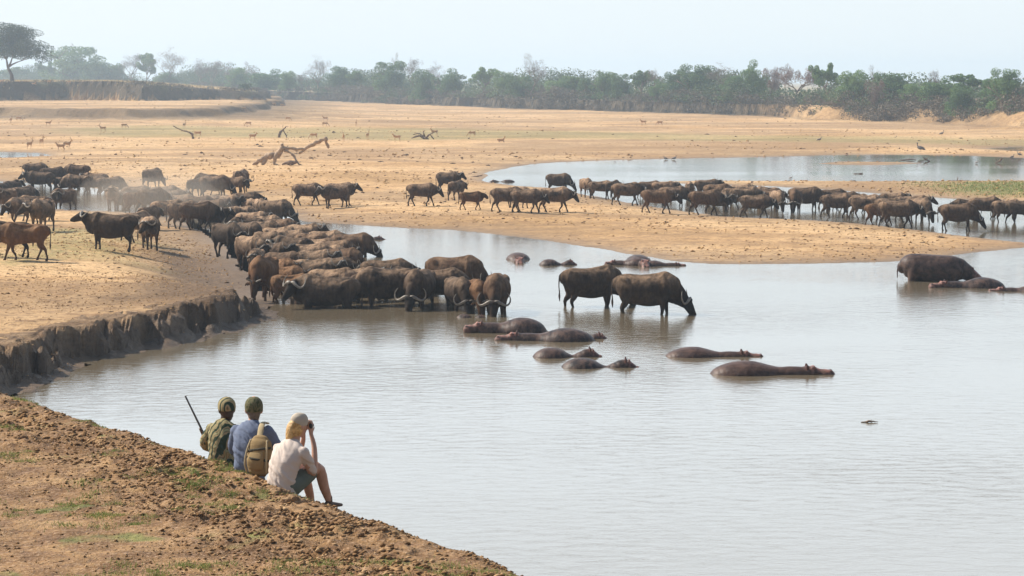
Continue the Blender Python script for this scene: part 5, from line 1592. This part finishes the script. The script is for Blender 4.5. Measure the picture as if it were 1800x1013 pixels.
MAT_SHORT = cloth('grey_green_cloth', (.10, .12, .10), (.17, .19, .155))
MAT_DARKT = cloth('dark_trousers', (.05, .05, .045), (.09, .085, .07))
MAT_BOOT = simple('brown_leather', (.06, .035, .025), .6, .4, (20, .2, (.11, .07, .045)), (.5, .01))
MAT_SOCK = cloth('grey_sock', (.28, .25, .22), (.36, .32, .28))
MAT_BLOND = simple('blond_hair', (.42, .22, .06), .5, .5, (26, .14, (.78, .50, .20)), (1.0, .02))
MAT_GREYH = simple('grey_brown_hair', (.10, .07, .05), .6, .4, (40, .22, (.20, .15, .11)), (.8, .008))
MAT_METAL = simple('gun_metal', (.06, .055, .05), .4, .5, (20, .2, (.13, .12, .11)))
MAT_STOCK = simple('dark_walnut', (.10, .05, .025), .5, .4, (14, .2, (.18, .09, .045)))
MAT_PACK = cloth('pack_canvas', (.23, .155, .075), (.34, .24, .12))
MAT_STRAP = cloth('pack_webbing', (.05, .045, .035), (.09, .08, .06))
MAT_STRAPL = cloth('pack_strap', (.42, .33, .19), (.50, .40, .25))
MAT_BLACK = simple('black_rubber', (.02, .02, .02), .45, .4, (20, .2, (.04, .04, .04)))

def T3(pts, M):
    out = []
    sc = M.to_scale()[0]
    for p in pts:
        q = M @ Vector(p[:3]); out.append((q.x, q.y, q.z) + tuple(r * sc for r in p[3:]))
    return out
def vdir(M, v):
    return tuple(M.to_3x3() @ Vector(v))
def finger(V, F, M, base, d, bend, L, r, axis=(0, 1, 0)):
    p = Vector(base); d = Vector(d).normalized(); pts = [tuple(p) + (r,)]
    for i in range(3):
        p = p + d * (L * (.42, .32, .26)[i]); pts.append(tuple(p) + (r * (.95, .88, .72)[i],))
        d = (Matrix.Rotation(bend, 3, Vector(axis)) @ d).normalized()
    tube(V, F, T3(pts, M), side=vdir(M, (0, 0, 1)), n=7, k=2)
def hand(V, F, wrist, toward, palm, s=1, curl=.6):
    """palm with four unequal fingers and a side thumb; toward = finger direction, palm = direction the palm faces"""
    x = Vector(toward).normalized(); z = -Vector(palm).normalized(); y = z.cross(x).normalized(); z = x.cross(y)
    M = Matrix(((x.x, y.x, z.x, wrist[0]), (x.y, y.y, z.y, wrist[1]), (x.z, y.z, z.z, wrist[2]), (0, 0, 0, 1)))
    tube(V, F, T3([(-.02, 0, 0, .026, .020), (.03, 0, 0, .036, .017), (.085, 0, 0, .040, .014)], M), side=vdir(M, (0, 1, 0)), n=10)
    for yy, L in ((.030, .068), (.010, .078), (-.011, .073), (-.031, .058)):
        finger(V, F, M, (.085, yy * s, 0), (1, yy * 1.5 * s, 0), curl, L, .0088)
    finger(V, F, M, (.02, .032 * s, -.004), (.6, .75 * s, -.25), curl * .5, .062, .0098, axis=(0, .3, -1 * s))

def head_parts(skin, hair, V, F, M, female=False):
    z = .0
    tube(V, F, T3([(-.012, 0, -.075, .056, .064), (-.006, 0, -.03, .070, .088), (0, 0, .02, .076, .096), (-.004, 0, .07, .068, .085), (-.01, 0, .108, .036, .045)], M), side=vdir(M, (0, 1, 0)), n=16)
    tube(V, F, T3([(.03, 0, -.06, .052, .05), (.045, 0, -.095, .038, .040), (.05, 0, -.115, .022, .026)], M), side=vdir(M, (0, 1, 0)), n=12)
    tube(V, F, T3([(.085, 0, .02, .011, .011), (.100, 0, -.012, .013, .015), (.108, 0, -.030, .017, .012)], M), side=vdir(M, (0, 1, 0)), n=8)
    tube(V, F, T3([(.085, -.024, -.068, .007, .007), (.092, 0, -.066, .011, .009), (.085, .024, -.068, .007, .007)], M), side=vdir(M, (0, 0, 1)), n=8)
    for s in (-1, 1):
        tube(V, F, T3([(.078, s * .012, .034, .008, .007), (.082, s * .032, .038, .010, .008), (.070, s * .052, .032, .007, .006)], M), side=vdir(M, (0, 0, 1)), n=6)
        tube(V, F, T3([(-.008, s * .074, .018, .008, .018), (-.012, s * .084, .0, .010, .024), (-.004, s * .078, -.028, .007, .012)], M), side=vdir(M, (0, 1, 0)), n=8)

def limb(V, F, pts, n=12, side=(0, 0, 1)):
    tube(V, F, pts, side=side, n=n)

def cap_mesh(name, M, mat, brim=True, big=1.0):
    M = M @ Matrix.Diagonal((big, big, big, 1))
    V, F = [], []
    tube(V, F, T3([(-.012, 0, -.012, .088, .104), (-.012, 0, .025, .093, .114), (-.012, 0, .065, .091, .112), (-.012, 0, .102, .076, .094), (-.013, 0, .130, .046, .058), (-.013, 0, .138, .02, .02)], M), side=vdir(M, (0, 1, 0)), n=20, cap=False)
    if brim:
        tube(V, F, T3([(.06, 0, .040, .072, .010), (.105, 0, .036, .070, .006), (.145, 0, .024, .058, .005), (.168, 0, .014, .030, .004)], M), side=vdir(M, (0, 1, 0)), n=14)
    me = fuse(name, V, F, .008, 3, mat)
    return me

def headM(c, yaw, pitch=0, roll=0):
    return Matrix.Translation(c) @ Euler((roll, pitch, yaw), 'XYZ').to_matrix().to_4x4()

GP = 'people watching the herd from the near bank'
def sit(px, py, yaw, label, dz=0.0, dy=0.0):
    p = spot(px, py)
    p.y += dy; p.z += dz
    return p, yaw, label

def build_person(pos, yaw, label, torso, shirt, arms, legs, headc, hyaw, hpitch, skin, hair, shirtmat, legmat, trous, sleeve=1.0, shoes=True, hands=None, bare_leg=False, capmat=None, pony=False, hs=1.0):
    HM = headM(headc, hyaw, hpitch) @ Matrix.Diagonal((hs, hs, hs, 1))
    V, F = [], []
    tube(V, F, [(x, y, z, a * .88, b * .86) for x, y, z, a, b in torso], n=16)
    nb = torso[-1]
    tube(V, F, [(nb[0] - .01, nb[1], nb[2] - .05, .06, .06), ((nb[0] + headc[0]) / 2 - .02, (nb[1] + headc[1]) / 2, (nb[2] + headc[2]) / 2 - .02, .055, .056), (headc[0] - .02, headc[1], headc[2] - .06, .05, .055)], n=12)
    head_parts(skin, hair, V, F, HM)
    for pts in arms: limb(V, F, [(x, y, z, r * .86) for x, y, z, r in pts])
    for pts in legs: limb(V, F, [(x, y, z, r * (1 if bare_leg else .88)) for x, y, z, r in pts], n=14, side=(0, 1, 0))
    for h in hands or []: hand(V, F, *h)
    body = fuse('person', V, F, .0075, 2, skin)
    o = obj('person', body)
    # shirt
    V, F = [], []
    tube(V, F, torso, n=22)
    for pts in arms:
        q = pts[:3] if sleeve >= 1 else pts[:2]
        if sleeve < 1: q = [pts[0], tuple(pts[0][i] * .12 + pts[1][i] * .88 for i in range(4))]
        limb(V, F, [(x, y, z, r * 1.12) for x, y, z, r in q], n=16)
    me = fuse('shirt', V, F, .009, 4, shirtmat)
    n = len(me.vertices); co = np.empty(n * 3); me.vertices.foreach_get('co', co); co = co.reshape(-1, 3)
    nr = np.empty(n * 3); me.vertices.foreach_get('normal', nr); nr = nr.reshape(-1, 3)
    fold = fbm((co[:, 1] + co[:, 2]) * .8 + 3, (co[:, 2] - co[:, 1]) * 2.6 + co[:, 0], .20, 2, 5)
    co = co + nr * (np.abs(fold)[:, None] * .022 - .006)
    me.vertices.foreach_set('co', co.ravel()); me.update()
    obj('shirt', me, o)
    # trousers or shorts
    V, F = [], []
    t0 = torso[0]
    tube(V, F, [(t0[0], 0, t0[2] - .05, t0[3] * .8, t0[4] * .85), (t0[0] + .01, 0, t0[2] + .06, t0[3] * .97, t0[4] * 1.0), (t0[0] + .01, 0, t0[2] + .13, t0[3] * .9, t0[4] * .9)], n=16)
    for pts in legs:
        q = pts if not bare_leg else [pts[0], tuple(pts[0][i] * .3 + pts[1][i] * .7 for i in range(4))]
        if not bare_leg: q = pts[:3]
        limb(V, F, [(x, y, z, r * 1.12 if not bare_leg else r * 1.2) for x, y, z, r in q], n=16, side=(0, 1, 0))
    obj(trous, fuse(trous, V, F, .01, 3, legmat), o)
    # shoes
    for pts in legs:
        a = pts[-1]
        V, F = [], []
        tube(V, F, [(a[0] - .05, a[1], a[2] - .03, .036, .034), (a[0] + .03, a[1], a[2] - .04, .040, .036), (a[0] + .12, a[1], a[2] - .055, .042, .028), (a[0] + .19, a[1], a[2] - .065, .034, .020)], n=12)
        tube(V, F, [(a[0] - .01, a[1], a[2] + .05, .042, .044), (a[0], a[1], a[2] - .03, .040, .042)], n=12)
        obj('boot', fuse('boot', V, F, .009, 2, MAT_BOOT), o)
    # hair
    V, F = [], []
    if pony:
        tube(V, F, T3([(-.02, 0, .06, .070, .088), (-.022, 0, .02, .083, .100), (-.035, 0, -.04, .080, .086), (-.05, 0, -.09, .066, .060), (-.07, 0, -.13, .05, .035)], HM), side=vdir(HM, (0, 1, 0)), n=16)
        tube(V, F, T3([(-.080, 0, .05, .050, .034), (-.118, .004, .0, .056, .034), (-.128, .010, -.09, .056, .032), (-.125, .016, -.18, .042, .024), (-.115, .022, -.275, .014, .009)], HM), side=vdir(HM, (0, 1, 0)), n=14)
        tube(V, F, T3([(-.09, .025, .0, .022, .02), (-.11, .045, -.09, .020, .016), (-.10, .050, -.18, .008, .006)], HM), side=vdir(HM, (0, 1, 0)), n=10)
    else:
        tube(V, F, T3([(-.022, 0, .05, .068, .080), (-.024, 0, .0, .0785, .088), (-.036, 0, -.052, .060, .062)], HM), side=vdir(HM, (0, 1, 0)), n=16)
    obj('hair', fuse('hair', V, F, .008, 2, hair), o)
    obj('cap', cap_mesh('cap', HM @ Matrix.Translation((.012, 0, .022)) if pony else HM, capmat, True, .97 if pony else 1.0), o)
    o.location = pos; o.rotation_euler = (0, 0, yaw)
    return tag(o, label, 'person', GP)

# ranger
pR = Vector(pz(388, 818, 3.68) + (3.64,)); pR.y += .05
build_person(pR, R(66), 'person in striped camouflage shirt and cap sitting with a rifle, leftmost of the three',
    torso=[(-.02, 0, .04, .150, .115), (-.03, 0, .17, .140, .110), (.0, 0, .34, .165, .120), (.05, 0, .47, .185, .115), (.09, 0, .54, .13, .09), (.11, 0, .575, .065, .062)],
    shirt=None,
    arms=[[(.06, .165, .475, .062), (.06, .285, .26, .050), (.26, .235, .16, .040), (.34, .17, .17, .030)], [(.06, -.165, .475, .062), (.18, -.23, .27, .050), (.33, -.10, .22, .040), (.38, -.05, .24, .030)]],
    legs=[[(.0, .09, .08, .088), (.36, .20, .26, .066), (.50, .19, -.02, .046), (.56, .18, -.18, .038)], [(.0, -.09, .08, .088), (.38, -.14, .26, .066), (.52, -.14, -.02, .046), (.58, -.14, -.18, .038)]],
    hs=1.17, headc=(.14, .0, .70), hyaw=R(48), hpitch=R(6), skin=MAT_SKIND, hair=MAT_SKIND, shirtmat=MAT_CAMO, legmat=MAT_CAMO, trous='trousers', capmat=MAT_CAMO,
    hands=[((.35, .16, .17), (.6, -.7, .1), (0, 0, -1), -1, .6), ((.39, -.04, .245), (.5, .75, .1), (0, 0, -1), 1, .6)])
# man
pM = Vector(pz(442, 832, 3.72) + (3.67,))
build_person(pM, R(72), 'person in a blue shirt and spotted cap carrying a backpack, middle of the three',
    torso=[(-.06, 0, .03, .185, .135), (-.08, 0, .20, .180, .130), (-.04, 0, .40, .205, .140), (.01, 0, .53, .225, .130), (.05, 0, .615, .155, .098), (.08, 0, .66, .070, .066)],
    shirt=None,
    arms=[[(.03, .200, .545, .072), (.13, .285, .30, .058), (.34, .20, .24, .045), (.42, .13, .27, .033)], [(.03, -.200, .545, .072), (.16, -.30, .32, .058), (.35, -.18, .26, .045), (.43, -.10, .29, .033)]],
    legs=[[(-.02, .10, .09, .10), (.40, .17, .30, .076), (.55, .17, .0, .052), (.62, .16, -.18, .042)], [(-.02, -.10, .09, .10), (.42, -.15, .30, .076), (.57, -.16, .0, .052), (.64, -.16, -.18, .042)]],
    hs=1.18, headc=(.11, .01, .795), hyaw=R(26), hpitch=R(0), skin=MAT_SKIN, hair=MAT_GREYH, shirtmat=MAT_BLUE, legmat=MAT_DARKT, trous='trousers', capmat=MAT_CAMOS,
    hands=[((.43, .12, .275), (.7, -.6, .1), (0, 0, -1), -1, .6), ((.44, -.09, .295), (.7, .6, .1), (0, 0, -1), 1, .6)])
# woman
pW = Vector(pz(503, 860, 3.72) + (3.68,))
hw = (.21, -.005, .745)
build_person(pW, R(50), 'blond person in pale shirt and shorts holding a camera up, rightmost of the three',
    torso=[(-.06, 0, .03, .200, .140), (-.07, 0, .15, .185, .130), (-.02, 0, .32, .200, .140), (.06, 0, .46, .225, .130), (.115, 0, .545, .150, .095), (.15, 0, .59, .060, .058)],
    shirt=None,
    arms=[[(.08, .195, .475, .066), (.30, .20, .26, .048), (.36, .10, .50, .037), (.335, .045, .655, .026)], [(.08, -.200, .475, .066), (.24, -.20, .22, .050), (.34, -.12, .48, .038), (.350, -.055, .655, .026)]],
    legs=[[(.0, .09, .08, .100), (.34, .11, .22, .070), (.46, .10, -.04, .054), (.50, .09, -.22, .038)], [(.0, -.09, .08, .100), (.38, -.11, .25, .074), (.50, -.12, .0, .058), (.57, -.13, -.17, .040)]],
    headc=hw, hyaw=R(-8), hpitch=R(4), skin=MAT_SKIN, hair=MAT_BLOND, shirtmat=MAT_PALE, legmat=MAT_SHORT, trous='shorts', sleeve=.5, bare_leg=True, capmat=MAT_CAPP, pony=True,
    hands=[((.335, .045, .660), (.05, -.25, 1), (.1, -1, .1), 1, .55), ((.350, -.060, .660), (.05, .15, 1), (.1, 1, .1), -1, .55)])

def local(p, yaw, v):
    c, s = math.cos(yaw), math.sin(yaw)
    return Vector((p.x + v[0] * c - v[1] * s, p.y + v[0] * s + v[1] * c, p.z + v[2]))
# camera held by the woman
V, F = [], []
tube(V, F, [(0, -.055, 0, .034, .024), (0, 0, 0, .036, .026), (0, .055, 0, .034, .024)], side=(0, 0, 1), n=10)
body = fuse('camera_body', V, F, .006, 1, MAT_BLACK)
c = obj('compact_camera', body); V, F = [], []
tube(V, F, [(.01, 0, 0, .028), (.06, 0, 0, .026)], side=(0, 1, 0), n=12)
obj('lens', mesh_from('lens', V, F, True, MAT_BLACK), c)
c.location = local(pW, R(50), (.350, -.008, .735)); c.rotation_euler = (0, 0, R(44))
tag(c, 'small black camera held up to the eyes of the blond person', 'camera')
# rifle
a, b_, e = pd(326, 697, pR.y + .42), pd(357, 762, pR.y + .36), pd(392, 832, pR.y + .28)
d = (e - a); L = d.length; d.normalize()
V, F = [], []
tube(V, F, [(0, 0, 0, .011), (L * .5, 0, 0, .014)], side=(0, 1, 0), n=10)
rf = obj('rifle', mesh_from('barrel', V, F, True, MAT_METAL))
V, F = [], []
tube(V, F, [(.0, 0, .012, .004, .004), (.0, 0, .03, .004, .004)], side=(0, 1, 0), n=6)
obj('front_sight', mesh_from('front_sight', V, F, True, MAT_METAL), rf)
V, F = [], []
tube(V, F, [(L * .42, 0, -.012, .017, .018), (L * .62, 0, -.012, .021, .026), (L * .72, 0, -.014, .020, .030), (L * .80, 0, -.035, .018, .026), (L * .98, 0, -.075, .021, .055), (L * 1.10, 0, -.09, .021, .062)], side=(0, 1, 0), n=10)
obj('stock', mesh_from('stock', V, F, True, MAT_STOCK), rf)
V, F = [], []
tube(V, F, [(L * .5, 0, .012, .016, .016), (L * .70, 0, .012, .016, .018)], side=(0, 1, 0), n=10)
tube(V, F, [(L * .66, -.01, .01, .006, .006), (L * .67, -.06, -.01, .007, .007)], side=(0, 0, 1), n=8)
obj('bolt', mesh_from('bolt', V, F, True, MAT_METAL), rf)
rf.location = a; rf.rotation_euler = d.to_track_quat('X', 'Z').to_euler()
tag(rf, 'long rifle leaning up to the left, held by the person in striped camouflage', 'rifle')
# backpack
V, F = [], []
tube(V, F, [(0, 0, .02, .115, .075), (0, 0, .12, .135, .095), (0, 0, .26, .130, .090), (0, 0, .36, .118, .075), (0, 0, .405, .085, .045)], n=18)
pk = obj('backpack', fuse('pack_body', V, F, .011, 2, MAT_PACK))
V, F = [], []
tube(V, F, [(-.085, 0, .06, .085, .045), (-.095, 0, .14, .095, .05), (-.08, 0, .22, .080, .03)], n=14)
obj('front_pocket', fuse('front_pocket', V, F, .01, 2, MAT_PACK), pk)
for zz, tl in ((.27, .03), (.16, -.02)):
    V, F = [], []
    tube(V, F, [(-.03, .135, zz - tl, .014, .006), (-.115 if zz < .2 else -.092, .06, zz - tl * .4, .014, .006), (-.150 if zz < .2 else -.098, 0, zz, .014, .006), (-.125 if zz < .2 else -.092, -.06, zz + tl * .4, .014, .006), (-.03, -.135, zz + tl, .014, .006)], side=(0, 0, 1), n=8)
    obj('strap', mesh_from('strap', V, F, True, MAT_STRAP), pk)
for s in (-1, 1):
    V, F = [], []
    tube(V, F, [(-.04, s * .09, .38, .010), (-.075, s * .11, .25, .010), (-.085, s * .12, .1, .010), (-.05, s * .11, .0, .010)], side=(0, 1, 0), n=8)
    obj('piping', mesh_from('piping', V, F, True, MAT_STRAPL), pk)
V, F = [], []
tube(V, F, [(.0, .05, .385, .012, .008), (-.01, .03, .43, .012, .008), (-.01, -.03, .43, .012, .008), (.0, -.05, .385, .012, .008)], side=(1, 0, 0), n=8)
obj('handle', mesh_from('handle', V, F, True, MAT_STRAP), pk)
V, F = [], []
tube(V, F, [(.0, .02, .37, .030, .012), (.045, .03, .46, .032, .012), (.085, .04, .54, .032, .012), (.15, .05, .59, .030, .012), (.24, .05, .585, .028, .012)], side=(0, 1, 0), n=10)
obj('shoulder_strap', mesh_from('shoulder_strap', V, F, True, MAT_STRAPL), pk)
pk.location = local(pM, R(72), (-.245, -.205, .115)); pk.rotation_euler = (0, R(8), R(66)); pk.scale = (1.0, 1.22, .98)
tag(pk, 'brown canvas backpack with dark straps hanging from one shoulder of the person in blue', 'backpack')
